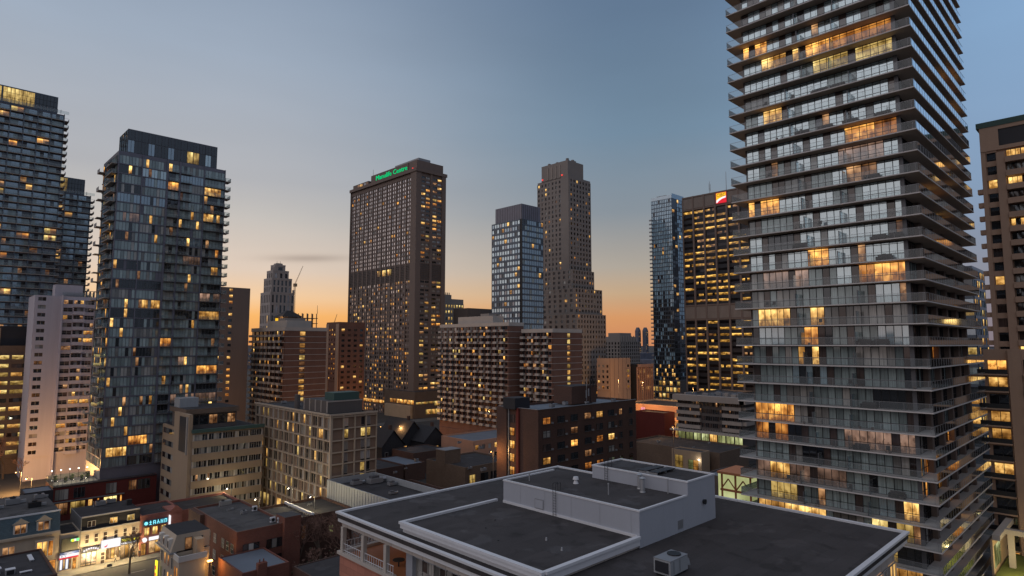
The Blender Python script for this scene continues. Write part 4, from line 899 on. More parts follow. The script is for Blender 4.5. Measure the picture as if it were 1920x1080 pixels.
# ================================================================ THE TALL BROWN GRID TOWER WITH THE GREEN SIGN
def grid_tower():
    P = atF(783, 321, 410); L = ext(P, 'Y', 660); Wd = ext(P, 'X', 835); zt = P[2]
    B = Bld('brown_grid_tower', 'tall brown tower with a tight grid of small windows and a green sign on top', 'tower', P, Wd, L, zt - 2.5, 'brown_concrete', par=2.5)
    FL, FR = ('L', 0, 0), ('R', 0, 0); a0, a1 = 6.0, L - .5
    zm1, zm0 = zt - 3 - 21 * 2.85, zt - 3 - 21 * 2.85 - 11
    up = wp(g_pink=11, g_pale=3, lit_gold=.4, lit_amber=.3, g_curtain=1)
    low = lambda i, j: R.choices(['g_pink', 'lit_blush', 'lit_gold', 'lit_amber', 'g_brown', 'g_dark', 'lit_dim'], [5 if j > 14 else .8, 3 if j > 12 else 1.0, 1.4, 1.2, 5, 4, 2])[0]
    B.grid(FL, a0, a1, zm1, zt - 3, 26, 21, .66, .6, .3, .22, up, pr=.02); B.m.fbox(FL, a0, a1, 0, .5, zt - 3, zt, 'brown_concrete')
    nl = 34
    B.grid(FL, a0, a1, zm0 - nl * 2.85, zm0, 26, nl, .64, .58, .3, .22, low, pr=.02)
    for i in range(14):
        c_ = a0 + (a1 - a0) / 13 * i; B.m.fbox(FL, max(a0, c_ - .7), min(a1, c_ + .7), .24, .6, 0, zt - 2, 'brown_concrete')
    for z in range(9): B.m.fbox(FL, a0, a1, 0, .45, zm0 + .2 + z * 1.2, zm0 + .85 + z * 1.2, 'concrete_dark')
    for i in (3, 4.1, 5.2): B.win(FL, a1 - 26 - i * 6, a1 - 21.5 - i * 6, .6, zm0 + 5, zm0 + 9.2, ['lit_yellow', 'lit_gold'])
    B.m.fbox(FL, 0, a0, 0, 1.3, 0, zt, 'brown_concrete'); B.m.fbox(FL, a1, L, 0, 1.2, 0, zt, 'brown_concrete')
    B.m.fbox(FR, 0, 2.8, .0, .6, 0, zt, 'brown_concrete'); B.m.fbox(FR, Wd - 3.2, Wd, 0, .9, 0, zt, 'brown_concrete'); B.m.box(-1.3, 0, -.6, 0, 0, zt, 'brown_concrete'); B.m.fbox(FR, 10.6, 12.4, 0, .7, 0, zt, 'brown_concrete')
    upR = wp(g_dark=4, g_pale=2, lit_gold=1.3, lit_amber=1, lit_yellow=.7, g_curtain=3, lit_dim=1)
    for x0, x1 in ((2.81, 10.59), (12.41, Wd - 3.21)):
        B.grid(FR, x0, x1, zm1, zt - 2, 2, 21, .84, .5, .3, .4, upR, ncol=3); B.grid(FR, x0, x1, zm0 - nl * 2.85, zm0, 2, nl, .84, .5, .3, .4, upR, ncol=3)
        for z in range(9): B.m.fbox(FR, x0, x1, 0, .35, zm0 + .2 + z * 1.2, zm0 + .85 + z * 1.2, 'concrete_dark')
    # cornice
    m = MB(); m.box(-1.9, Wd + .9, -1.2, 0, zt + .01, zt + 2.2, 'brown_concrete'); m.box(-1.9, 0, 0, L + .5, zt + .01, zt + 2.2, 'brown_concrete'); m.build('cornice', B.root)
    Q = atF(782, 299, 412); x0, y0 = Q[0] - P[0], Q[1] - P[1]; W2, L2 = ext(Q, 'X', 831), ext(Q, 'Y', 696)
    m = MB(); m.box(x0, x0 + W2, y0, y0 + L2, zt - 2, Q[2], 'brown_concrete', 'roof_dark'); m.box(x0 + 2, x0 + 12, y0 + 1, y0 + 30, Q[2], Q[2] + 2.0, 'metal_grey', 'roof_dark'); m.box(x0 - 1, x0 + 10, L * .72, L - 2, zt - 2, zt + 5.4, 'brown_concrete', 'roof_dark'); m.build('penthouse', B.root)
    B.win(('L', x0 - 1, 0), L - 16, L - 9, .05, zt + 3, zt + 4.6, ['lit_gold', 'lit_dim']); B.win(('L', x0 - 1, 0), L - 24, L - 18, .05, zt + 3, zt + 4.6, ['lit_dim', 'g_pale'])
    s0 = ext(Q, 'Y', 765); s1 = ext(Q, 'Y', 706)
    bd = MB(); bd.fbox(('L', x0, y0), s0 - 1, s1 + 1, .05, .4, Q[2] - 6.1, Q[2] - .3, 'brown_concrete'); bd.build('sign_board', B.root)
    o = text_obj('Manulife Centre', 1, 'sign_green', B.root, 'sign_lettering', ('L', x0, y0), s1, .6, Q[2] - 5.0, .12)
    w_ = max(v.co.x for v in o.data.vertices); k = (s1 - s0) / w_; o.scale = (k, 4.9, 1)
    B.rf.tube((8, L * .8, zt + 5), (8, L * .8, zt + 17), .18, .1, 'frame_dark', 5); B.rf.tube((9, L * .84, zt + 5), (9, L * .84, zt + 13), .15, .1, 'frame_dark', 5)
    # podium at the foot
    m = MB(); m.box(-4, Wd + 4, -6, 30, 0, 17, 'tan_brown', 'roof_dark'); m.box(-6, -4.01, -4, 26, 0, 8, 'beige'); m.build('podium', B.root)
    for i in range(6): B.win(('R', -4, -6), 1 + i * 5, 5.4 + i * 5, .1, 7.5 if i > 2 else 9, 10.3, ['lit_yellow', 'lit_gold', 'lit_yellow'])
    for i in range(5): B.win(('R', -4, -6), 9 + i * 4, 12.6 + i * 4, .1, 2.2, 5.2, ['lit_yellow', 'lit_gold', 'lit_gold'])
    for i in range(7): B.win(('L', -4, -6), 1 + i * 4, 4.4 + i * 4, .1, 9, 11.5, ['lit_amber', 'lit_gold'])
    for i in range(12): B.win(('L', 0, 0), 32 + i * 4.4, 36 + i * 4.4, 1.1, 7, 9, ['lit_amber', 'lit_gold'])
    B.done()
    m = MB(); m.tube((0, 0, 0), (0, 0, .6), .5, .5, 'beacon_red', 8); single(m, 'warning_beacon', 'small red beacon on the parapet of the brown grid tower', 'beacon', (P[0] - 1.2, P[1] + 4, zt + 2.25))
grid_tower()

# ================================================================ GREY-BLUE GLASS TOWER AND STEPPED LIMESTONE TOWER
def grey_tower():
    P = atF(979, 410, 322); L = ext(P, 'Y', 922.7); Wd = ext(P, 'X', 1018); zt = P[2]
    B = Bld('grey_glass_tower', 'blue-grey glass tower with a windowless top, left of the stepped limestone tower', 'tower', P, Wd, L, zt, 'spandrel_blue', par=0)
    fh = 3.1; nf = 28; z0 = zt - nf * fh; FL, FR = ('L', 0, 0), ('R', 0, 0)
    pk = lambda i, j: R.choices(['g_sky', 'g_pale', 'g_blue', 'g_dark', 'lit_gold'], [5, 3 if 2 < i < 8 else .6, 3 if not 2 < i < 8 else .6, 1.2, .4])[0]
    B.grid(FL, 1.5, L, z0, zt, 11, nf, .88, .62, .2, .25, pk, wall='spandrel_blue')
    B.m.fbox(FL, 0, 1.49, 0, .1, z0, zt, 'frame_dark')
    B.grid(FR, 0.01, Wd, z0, zt, 9, nf, .95, .72, .18, .15, lambda i, j: R.choices(['g_blue', 'g_dark', 'lit_gold', 'g_teal'], [10, 1, .15 if i < 5 else .1, 1.5])[0], wall='spandrel_blue')
    m = MB(); zp = atF(982, 383, 325)[2]; m.box(.6, Wd - 1, 1, L - 2.2, zt, zp, 'spandrel_mauve', 'roof_dark')
    for i in range(16): m.fbox(('L', .6, 1), i * 1.35, i * 1.35 + .12, 0, .12, zt, zp - .05, 'frame_grey')
    for i in range(int((Wd - 1.7) / 1.5)): m.fbox(('R', .6, 1), i * 1.5, i * 1.5 + .12, 0, .12, zt, zp - .05, 'frame_grey')
    m.build('penthouse', B.root); B.done()
grey_tower()
def stone_tower():
    P = atF(1067, 330, 370); zt = atF(1067, 299, 370)[2]; zb = P[2]
    B = Bld('stepped_limestone_tower', 'tall beige limestone tower stepping down in setbacks to its right', 'tower', P, 20.5, 26.5, zb - .5, 'tower_stone', par=.8)
    fh = 3.0; pk = wp(g_black=8, g_dark=3, g_brown=2, lit_gold=.6, lit_amber=.3, lit_dim=.6, g_curtain=.6)
    def faces(x0, y0, Wd, L, z0, z1, nR, nL, key='x'):
        nf = int((z1 - z0) / fh)
        B.grid(('R', x0, y0), 0, Wd, z1 - nf * fh, z1, nR, nf, .46, .55, .25, .35, pk); B.grid(('L', x0, y0), 0, L, z1 - nf * fh, z1, nL, nf, .46, .55, .25, .35, pk)
        B.m.box(x0 - .38, x0, y0 - .38, y0, z0, z1, 'tower_stone')
    ztop = zb; faces(0, 0, 20.5, 26.5, 20, zb - 1, 7, 9)
    B.m.fbox(('L', 0, 0), 0, 6.2, .36, .7, zb - 60, zb, 'tower_stone')
    m = MB(); m.box(.0, 15.0, 1.0, 23.0, zb, zt, 'tower_stone', 'roof_mid')
    for x, y in ((1, 2), (6, 2), (9, 3), (13, 5), (3, 12), (2, 18)): m.box(x, x + 1.4, y, y + 1.4, zt, zt + 1.6, 'tower_stone')
    for i in range(4): m.box(-.35, -.01, 7 + i * 3.4, 7.9 + i * 3.4, zb + .5, zt - 2, 'concrete')
    m.build('crown', B.root)
    # lower setback blocks stepping right and towards the viewer
    for x0, y0, xr_, L, py, nR, nL in ((-1.5, -3, 1113, 20, 507, 8, 5), (-3.0, -6, 1128, 26, 542, 9, 6), (-4.5, -9, 1135, 32, 590, 10, 7)):
        z1 = atF(1090, py, 372)[2]; Wd = ext((P[0] + x0, P[1] + y0, z1), 'X', xr_); B.m.box(x0, x0 + Wd, y0, y0 + L, 0, z1, 'tower_stone', 'roof_mid'); faces(x0, y0, Wd, L, 10, z1, nR, nL)
    for px, py in ((1056, 325), (1021, 334)):
        pass
    B.done()
    for (s, lab) in ((5.5, 'right-hand of two red beacons on the limestone tower top'), (22, 'left-hand of two red beacons on the limestone tower top')):
        m = MB(); m.tube((0, 0, 0), (0, 0, .5), .45, .45, 'beacon_red', 8); single(m, 'warning_beacon', lab, 'beacon', (P[0] - .3, P[1] + s, zt - 9))
stone_tower()

# ================================================================ BLUE GLASS TOWER AND BLACK BANK TOWER, RIGHT OF CENTRE
def blue_tower():
    P = atF(1259, 371, 450); L = ext(P, 'Y', 1221); Wd = ext(P, 'X', 1281); zt = P[2]
    B = Bld('blue_glass_tower', 'slim pale blue glass tower left of the black bank tower', 'tower', P, Wd, L, zt, 'spandrel_blue', par=0)
    fh = 3.0; nf = 50; z0 = zt - nf * fh; lowj = 26
    pk = lambda i, j: R.choices(['g_azure', 'g_azure', 'lit_blush', 'lit_gold', 'g_dark'], [6, 4, .05, .08, .2] if j > lowj - 4 + (i % 3) * 2 else [.6, 2, 0, .12, 7] if j > 8 else [0, .2, 0, 3, 6])[0]
    B.grid(('L', 0, 0), 0, L, z0, zt, 12, nf, .82, .8, .1, .18, pk, wall='spandrel_blue', pr=.1)
    B.grid(('R', 0, 0), 0, Wd * .42, z0, zt - 8, 2, nf - 2, .9, .7, .15, .1, lambda i, j: R.choices(['g_black', 'g_dark', 'lit_gold'], [7, 4, .7])[0], wall='frame_dark')
    B.grid(('R', 0, 0), Wd * .42, Wd, z0, zt, 4, nf, .9, .8, .1, .15, lambda i, j: R.choices(['g_azure', 'g_blue', 'lit_gold', 'g_dark'], [8, 3, .3, 1] if j > 18 else [.5, .3, .5, 8])[0], wall='spandrel_blue')
    for j in range(nf - 4): 
        if j > 3: s = MB(); s.box(-1.4, -.2, L - .6, L + 1.5, z0 + j * fh - .1, z0 + j * fh + .9, 'metal_grey'); s.build('balcony', B.root)
    m = MB(); m.box(-.1, .2, 0, L, zt, zt + 2.5, 'g_blue'); m.box(.2, Wd + .5, -.1, .1, zt, zt + 3.6, 'g_blue'); m.box(2, 8, 6, 14, zt, zt + 3.5, 'metal_grey'); m.build('crown_screen', B.root)
    m = MB(); m.box(-3, Wd + 6, -6, L + 3, 0, 22, 'concrete_dark', 'roof_dark'); m.build('podium', B.root)
    for i in range(9):
        for q in range(4): B.win(('L', -3, -6), 1 + i * 3, 3 + i * 3, .05, 5 + q * 4.4, 8 + q * 4.4, [R.choice(['lit_yellow', 'lit_gold', 'g_dark', 'lit_gold'])] * 2)
    B.done()
blue_tower()
def bank_tower():
    E_ = atF(1280, 372, 400); X0 = E_[0]; L = 46.0; P = (X0, E_[1] - L, 0); zt = E_[2]
    B = Bld('bank_tower', 'black office tower with yellow-lit floors and a red square bank logo near its top', 'office tower', P, 26, L, zt - 1, 'black_panel', par=1)
    F = ('L', 0, 0); fh = 3.85
    zb = zt - 9.2; ribs = MB(); nb = 6; bw = L / nb
    for i in range(nb + 1): B.m.fbox(F, max(0, i * bw - .55), min(L, i * bw + .55), 0, 1.1, 0, zt, 'brown_concrete')
    for z1, z2 in ((zb, zt), (zb - 16 * fh - 10, zb - 16 * fh)):
        B.m.fbox(F, 0, L, 0, .45, z1, z2, 'brown_concrete')
        for i in range(nb):
            for q in range(9): B.m.fbox(F, i * bw + .9 + q * .75, i * bw + 1.25 + q * .75, .45, .75, z1 + 1.2, z2 - 1.2, 'concrete')
        B.m.fbox(F, 0, L, .45, .95, z1, z1 + .9, 'brown_concrete'); B.m.fbox(F, 0, L, .45, .95, z2 - .9, z2, 'brown_concrete')
    zz = []
    for j in range(16): zz.append(zb - (j + 1) * fh)
    for j in range(18): zz.append(zb - 16 * fh - 10 - (j + 1) * fh)
    for z in zz:
        if z < 3: continue
        frow = R.random() < .3
        for i in range(nb):
            a, b = i * bw + .6, (i + 1) * bw - .6
            k = R.random()
            if k < .24: cols = ['g_black'] * 3
            elif k < .42 or frow: cols = ['lit_office'] * 4
            else: cols = [R.choice(['lit_office', 'g_black', 'lit_dim', 'lit_office']) for _ in range(4)]
            B.win(F, a, b, .05, z + 1.6, z + 3.1, cols)
    # logo: red square, yellow capitals, white-yellow swoosh
    Qa = ext((X0, P[1], zt - 5), 'Y', 1366) if 0 else None
    s0 = ext((P[0], P[1], zt - 4), 'Y', 1363.5); s1 = ext((P[0], P[1], zt - 4), 'Y', 1344.5); z1, z0 = zt - 1.2, zt - 1.2 - 6.6; hz = z1 - z0
    m = MB(); m.fbox(F, s0, s1, 1.15, 1.5, z0, z1, 'sign_red'); m.build('logo_board', B.root)
    def pt(u, v, d): return (-d, s1 - (s1 - s0) * u, z0 + hz * v)
    m = MB(); m.poly([pt(*p, 1.53) for p in ((.03, .97), (.97, .97), (.97, .62), (.6, .50), (.3, .36), (.03, .2))], 'sign_amber'); m.build('logo_field', B.root)
    m = MB(); m.poly([pt(*p, 1.56) for p in ((.03, .28), (.25, .42), (.55, .53), (.97, .62), (.97, .45), (.6, .38), (.3, .22), (.12, .05), (.03, .05))], 'sign_white'); m.build('logo_swoosh', B.root)
    o = text_obj('CIBC', 1, 'awning_red', B.root, 'logo_lettering', F, s1 - .5, 1.6, z0 + hz * .60, .03); w_ = max(v.co.x for v in o.data.vertices); o.scale = ((s1 - s0 - 1) / w_, 3.0, 1)
    B.done()
    for px, lab, h in ((1331, 'tall grey antenna mast on the left of the bank tower roof', 9), (1362, 'thin antenna mast on the bank tower roof above the red logo', 13)):
        s = ext((P[0] + 4, P[1], zt), 'Y', px); m = MB(); m.tube((0, 0, -1), (0, 0, h), .22, .12, 'metal_grey', 5)
        if h < 10: [m.tube((a, 0, h * .3), (a, 0, h * .8), .1, .1, 'metal_grey', 4) for a in (-1, 1)]; m.tube((-1, 0, h * .45), (1, 0, h * .45), .08, .08, 'metal_grey', 4)
        single(m, 'antenna_mast', lab, 'antenna', (P[0] + 4, P[1] + s, zt))
bank_tower()
# ================================================================ MIDDLE DISTANCE
def dark_block():
    P = atF(1009, 769, 142); L = ext(P, 'Y', 935); Wd = ext(P, 'X', 1192); zt = P[2]
    B = Bld('dark_brick_block', 'dark brown-black brick apartment block with scattered orange windows, behind the white penthouse', 'apartment block', P, Wd, L, zt - .6, 'brick_dark', par=.6, roof='roof_blue', near=True)
    FL, FR = ('L', 0, 0), ('R', 0, 0); fh = 3.0; z0 = zt - 1.2 - 8 * fh
    xs = (1.5, 6.5, 11.3, 16.5, 21.2, 26, 30.6, 35.2)
    litset = {(0, 7): 1, (0, 6): 1, (2, 6): 1, (4, 7): 1, (4, 5): 1, (5, 5): 1, (3, 6): 0, (0, 5): 0, (0, 4): 1, (4, 4): 1, (3, 4): 1, (2, 3): 1, (3, 7): 2, (5, 7): 2}
    rows = {7: {0: 'lit_amber', 4: 'lit_amber', 3: 'lit_dim'}, 6: {2: 'lit_amber', 3: 'lit_dim'}, 5: {0: 'lit_dim', 4: 'lit_amber', 5: 'lit_amber'}, 4: {0: 'lit_amber', 3: 'lit_dim', 4: 'lit_amber'}, 3: {2: 'lit_gold', 5: 'lit_amber'}}
    rows = {7: {0: 'lit_amber', 4: 'lit_gold', 3: 'lit_dim', 6: 'lit_dim'}, 6: {2: 'lit_dim'}, 5: {2: 'lit_amber', 4: 'lit_amber', 5: 'lit_gold'}, 4: {0: 'lit_gold', 3: 'lit_dim'}, 3: {4: 'lit_amber', 3: 'lit_amber', 5: 'g_curtain'}}
    for j in range(8):
        z = z0 + j * fh
        for i, x in enumerate(xs):
            wdt = 2.5 if i not in (6, 7) else 1.4
            k = rows.get(j, {}).get(i) or R.choice(['g_black', 'g_dark', 'g_dark', 'g_brown', 'g_curtain'])
            B.win(FR, x, x + wdt, .05, z + .8, z + 2.3, [k, R.choice([k, 'g_dark']) if not k.startswith('lit') else k], (.7,), 'frame_dark', .08)
            B.m.fbox(FR, x - .1, x + wdt + .1, 0, .12, z + .68, z + .79, 'concrete_dark')
            if i in (1, 3, 5) or (i == 0 and j % 2): s = MB(); s.fbox(FR, x + wdt + .3, x + wdt + .95, 0, .3, z + .75, z + 1.15, 'metal_grey'); s.build('air_conditioner', B.root)
        B.win(FL, 7.6, 9.2, .05, z + .7, z + 2.5, ['lit_amber', 'lit_gold'] if j < 7 else ['g_brown', 'g_brown'], (.5,), 'frame_dark', .08)
    m = MB(); m.fbox(FL, 9.8, L, 0, .6, 0, zt, 'brick_dark'); m.fbox(FL, 5.9, 6.7, 0, .5, 0, zt, 'red_wall'); m.fbox(FL, 9.3, 9.6, 0, .3, 0, zt + .3, 'metal_grey'); m.build('pier', B.root)
    m = MB(); m.fbox(FR, -.1, Wd, -.25, .08, zt + .01, zt + .12, 'metal_grey'); m.fbox(FL, 0, L, -.25, .08, zt + .01, zt + .12, 'metal_grey'); m.build('coping', B.root)
    x0 = ext((P[0], P[1] + 5, zt), 'X', 1072); x1 = x0 + 10
    m = MB(); m.box(x0, x1, 5, 11, zt - .3, zt + 4.2, 'brick_dark', 'roof_dark'); m.build('penthouse', B.root)
    m = MB(); m.box(-1, 4.0, 6.5, 10.5, zt - .3, zt + 2.3, 'black_panel', 'roof_dark'); m.build('stair_head', B.root)
    B.done()
    b0 = thing('cell_antenna', 'cluster of pale cellular antennas on the dark brick block roof, against its penthouse', 'antenna', (P[0] + x0 + 5, P[1] + 4.2, zt))
    m = MB(); m.tube((0, 0, 0), (0, 0, 6.4), .08, .06, 'galvanised'); m.tube((1.6, 0, 0), (1.6, 0, 7), .08, .06, 'frame_dark'); m.build('mast', b0)
    for i, (x, z) in enumerate(((-.5, 1.2), (.4, 1.6), (1.2, 4.4), (2.0, 4.8), (2.3, 3.9))): m = MB(); m.box(x, x + .3, -.3, -.1, z, z + 1.9, 'galvanised' if i < 2 else 'frame_dark'); m.build('panel', b0)
dark_block()

def frame_block():
    P = atF(622, 779, 159); L = ext(P, 'Y', 482); Wd = ext(P, 'X', 706); zt = P[2]
    B = Bld('concrete_frame_block', 'cream concrete-framed block with square bays and a green box on its roof', 'apartment block', P, Wd, L, zt - .4, 'grey_brown_panel', par=.4, near=True)
    FL, FR = ('L', 0, 0), ('R', 0, 0); fh = 2.95; nf = 8; z0 = zt - .6 - nf * fh
    for F, n, S in ((FL, 14, L), (FR, 4, Wd)):
        bw = S / n
        for i in range(n + 1): c_ = i * bw; B.m.fbox(F, max(0, c_ - .16), min(S, c_ + .16), 0, .45, 0, zt, 'cream_frame')
        for j in range(nf + 1): B.m.fbox(F, 0, S, 0, .4, z0 + j * fh - .15, z0 + j * fh + .15, 'cream_frame')
        for j in range(nf):
            for i in range(n):
                z = z0 + j * fh; a = i * bw + .2; half = bw / 2
                if F is FR:
                    if i == 0: continue
                    cols = [R.choices(['g_pale', 'g_dark', 'g_curtain', 'lit_yellow'], [3, 2.5, 2, 1.0 + (j > 5) * 2])[0]]
                    B.win(F, a + (0 if i % 2 else half), a + (0 if i % 2 else half) + half - .4, .06, z + .5, z + fh - .3, cols, (), 'cream_frame', .08)
                    s = MB(); s.fbox(F, a + .3 + (0 if i % 2 else half), a + 1.1 + (0 if i % 2 else half), 0, .3, z + .2, z + .5, 'frame_dark'); s.build('air_conditioner', B.root)
                else:
                    k = R.choices(['g_curtain', 'g_dark', 'g_pale', 'lit_yellow', 'lit_gold', 'g_brown'], [3, 2.5, 1.2, (3.0 if j in (7, 2, 1, 0) else 1.1), .9, 2])[0]
                    B.win(F, a + .1, a + half - .1, .06, z + .3, z + fh - .3, [k], (), 'cream_frame', .08)
                    k2 = R.choices(['g_dark', 'g_brown', k], [3, 2, 1])[0]
                    if R.random() < .5: B.win(F, a + half, a + bw - .5, .06, z + .3, z + fh - .3, [k2], (), 'cream_frame', .08)
    B.m.box(-.47, 0, -.47, 0, 0, zt, 'cream_frame'); B.m.fbox(FL, 0, L, .46, .8, zt - .15, zt + .3, 'cream_frame'); B.m.fbox(FR, -.8, Wd, .46, .8, zt - .15, zt + .3, 'cream_frame')
    for i in range(10): B.win(FL, 1 + i * 4.4, 4.6 + i * 4.4, .08, 1.2, 4.4, [R.choice(['lit_gold', 'lit_yellow', 'g_dark'])] * 2, (), 'cream_frame', .1)
    Q = atF(598, 742, 168)
    m = MB(); m.box(2.0, 12.3, 6, 20, zt - .3, zt + 3.0, 'concrete_dark', 'roof_mid')
    for i in range(5): m.fbox(('L', 2, 6), i * 3.3, i * 3.3 + .5, 0, .12, zt, zt + 3.05, 'concrete')
    m.fbox(('R', 2, 6), 0, 10.3, 0, .1, zt + 2.7, zt + 3.05, 'concrete'); m.build('penthouse', B.root)
    m = MB(); m.box(4.4, 12.0, 7.2, 12.4, zt + 3.01, zt + 5.0, 'green_copper'); m.build('roof_box', B.root)
    m = MB(); m.tube((3, 26, zt - .3), (3, 26, zt + 3.6), .8, .8, 'concrete_dark', 10); m.build('chimney', B.root)
    B.done()
frame_block()

def tan_office():
    P = atF(361, 806, 169); L = 26; Wd = ext(P, 'X', 493); zt = P[2]
    B = Bld('tan_ribbon_office', 'tan office building with dark ribbon windows and a tall blank stair tower on its corner', 'office block', P, Wd, L, zt - .6, 'tan_wall', par=0, near=True)
    FL, FR = ('L', 0, 0), ('R', 0, 0); fh = 3.55; nf = 6; z0 = zt - .4 - nf * fh
    for j in range(nf + 1):
        z = z0 + j * fh; B.m.fbox(FR, 0, Wd, 0, .5, z - .95, z + .9, 'tan_wall') if j < nf else B.m.fbox(FR, -.2, Wd + .2, 0, .9, z - .5, z + .4, 'green_copper')
        if j < nf:
            for i in range(5): a = .5 + i * (Wd - .6) / 5; B.win(FR, a, a + (Wd - .6) / 5 - .35, .06, z + .92, z + 2.55, [R.choices(['g_dark', 'g_black', 'g_curtain', 'g_pale', 'lit_dim'], [6, 3, 2.5, .8, .15])[0] for _ in range(5)], (), 'frame_light', .09)
            for i in range(6): B.m.fbox(FR, max(0, i * (Wd - .6) / 5 + .15), i * (Wd - .6) / 5 + .5, 0, .3, z + .9, z + 2.6, 'cream_trim')
            B.win(FL, 14, L - 1, .31, z + .95, z + 2.5, ['g_curtain', 'g_dark', 'g_curtain', 'g_brown'], (), 'frame_grey', .08)
    B.m.fbox(FL, 0, 13, 0, .9, 0, zt + 4.0, 'tan_wall'); B.m.fbox(FL, 13.01, L, 0, .3, 0, zt - .6, 'tan_wall')
    m = MB(); m.fbox(FL, 1.2, 7.8, .91, 1.05, zt - 6.2, zt + 3.2, 'black_panel'); m.fbox(FL, .8, 1.19, .91, 1.3, zt - 6.6, zt + 3.4, 'frame_light'); m.build('louvre', B.root)
    m = MB(); m.box(0.5, Wd * .72, 6, 20, zt - .59, zt + 3.6, 'concrete_dark', 'roof_dark'); m.box(-.2, Wd * .74, 5.2, 20.5, zt + 3.61, zt + 5.0, 'tan_brown', 'roof_dark'); m.box(0, 5.0, 12, 17, zt + 5.01, zt + 7.6, 'corrugated'); m.build('penthouse', B.root)
    for i in range(5): B.win(('R', .5, 6), .6 + i * 2.5, 2.8 + i * 2.5, .06, zt + .6, zt + 3.1, [R.choice(['g_dark', 'g_curtain', 'lit_dim', 'g_dark'])] * 2, (), 'frame_dark', .08)
    B.done()
tan_office()

def right_brown():
    Pl = atF(1835, 233, 129); L = 34; P = (Pl[0], Pl[1] - L, 0); zt = Pl[2]
    B = Bld('tan_balcony_tower', 'tan-brown apartment tower with stacked balconies cut by the right edge of the photo', 'apartment tower', P, 22, L, zt - 1.2, 'rose_concrete', par=0, near=True)
    F = ('L', 0, 0); fh = 2.92; nf = 24; z0 = zt - 6.4 - nf * fh
    m = MB(); m.box(-.5, 23, -1, L + .5, zt - 1.19, zt, 'green_copper', 'green_copper'); m.build('roof_band', B.root)
    B.m.fbox(F, 0, L - 3.2, 0, .25, zt - 5.6, zt - 2.0, 'black_panel'); B.m.fbox(F, L - 3.19, L, 0, .4, zt - 5.6, zt - 1.2, 'rose_concrete'); B.m.fbox(F, 0, L - 3.2, 0, .42, zt - 1.99, zt - 1.2, 'rose_concrete')
    B.m.fbox(F, L - .8, L, 0, .35, z0 - 20, zt - 5.6, 'rose_concrete'); B.m.fbox(F, L - 4.1, L - 2.7, 0, 1.4, z0 - 20, zt - 7.2, 'rose_concrete')
    B.m.fbox(F, 0, L, 0, .5, zt - 6.4, zt - 5.61, 'rose_concrete')
    for j in range(nf):
        z = z0 + j * fh
        B.m.fbox(F, L - 2.69, L - .81, 0, .3, z, z + .7, 'rose_concrete'); B.m.fbox(F, L - 2.69, L - .81, 0, .3, z + 2.5, z + fh - .001, 'rose_concrete')
        B.win(F, L - 2.5, L - 1.0, .05, z + .7, z + 2.5, [R.choices(['g_dark', 'g_brown', 'lit_gold', 'lit_dim'], [5, 2, 2, 1])[0]], (), 'frame_dark', .1)
        for i in range(5):
            s1 = L - 4.15 - i * 5.6; s0 = s1 - 5.2
            q = R.random(); k = 'lit_gold' if q < .26 else ('lit_amber' if q < .4 else R.choice(['g_dark', 'g_curtain', 'g_brown']))
            B.win(F, s1 - 2.4, s1 - .1, .05, z + .4, z + 2.6, [k, R.choice([k, 'g_dark']), k], (.3,), 'frame_dark', .09)
            B.win(F, s0, s1 - 2.5, .05, z + .1, z + 2.6, [R.choice(['g_dark', 'g_black', 'g_curtain']), R.choice(['g_black', k])], (), 'frame_dark', .09)
            B.m.fbox(F, s0 - .35, s0 - .05, 0, 1.0, z + .1, z + fh - .1, 'rose_concrete') if i < 4 else None
            s = MB(); s.fbox(F, s0 - .3, s1, .0, 1.75, z - .22, z + .06, 'rose_concrete'); s.fbox(F, s0 - .3, s1, 1.6, 1.75, z + .06, z + .95, 'rose_concrete'); s.build('balcony', B.root)
        if j % 1 == 0: s = MB(); s.box(.1, 1.5, L + .01, L + 1.0, z - .1, z + .9, 'rose_concrete'); s.build('balcony', B.root) if j < nf - 2 else None
    # wider lower wing in front
    B.done(100)
    Ql = atF(1842, 655, 112); L2 = 30; Q = (Ql[0], Ql[1] - L2, 0); zt = Ql[2]
    B = Bld('tan_balcony_wing', 'lower tan-brown wing with wide dark balconies below the tan-brown apartment tower', 'apartment block', Q, 10, L2, zt - .8, 'rose_concrete', par=.8, near=True)
    fh = 3.0; nf = 15
    B.m.fbox(F, L2 - 5.4, L2 - 3.6, 0, .8, 0, zt, 'rose_concrete')
    for j in range(nf):
        z = zt - 1.4 - (j + 1) * fh
        for i in range(3):
            s1 = L2 - 5.6 - i * 7.6; s0 = s1 - 6.8; k = R.choices(['lit_amber', 'lit_gold', 'g_dark', 'g_curtain', 'g_brown'], [1.6, 1.2, 3, 1, 1])[0]
            if j == 0: k = 'g_black'
            B.win(F, s0, s1, .05, z + .15, z + 2.65, [k, R.choice([k, 'g_dark']), 'g_black', R.choice([k, 'g_black'])] if k != 'g_black' else ['g_black'] * 4, (), 'frame_dark', .1)
            B.m.fbox(F, s0 - .8, s0 - .02, 0, .5, z, z + fh - .3, 'rose_concrete')
            s = MB(); s.fbox(F, s0, s1, .05, 1.6, z - .15, z + .1, 'rose_concrete'); s.fbox(F, s0, s1, 1.5, 1.6, z + .1, z + (.95 if j % 3 else .3), 'rose_concrete' if j % 3 == 0 else 'rail_glass'); s.build('balcony', B.root)
        k = R.choices(['lit_gold', 'g_dark', 'lit_amber'], [2, 3, 1.5])[0]
        B.win(F, L2 - 3.3, L2 - .6, .05, z + .5, z + 2.5, [k, k], (), 'frame_dark', .1)
        s = MB(); s.fbox(F, L2 - 3.5, L2 + .8, .05, 1.3, z - .15, z + .1, 'rose_concrete'); s.fbox(F, L2 - 3.5, L2 + .8, 1.2, 1.3, z + .1, z + .9, 'frame_dark'); s.build('balcony', B.root)
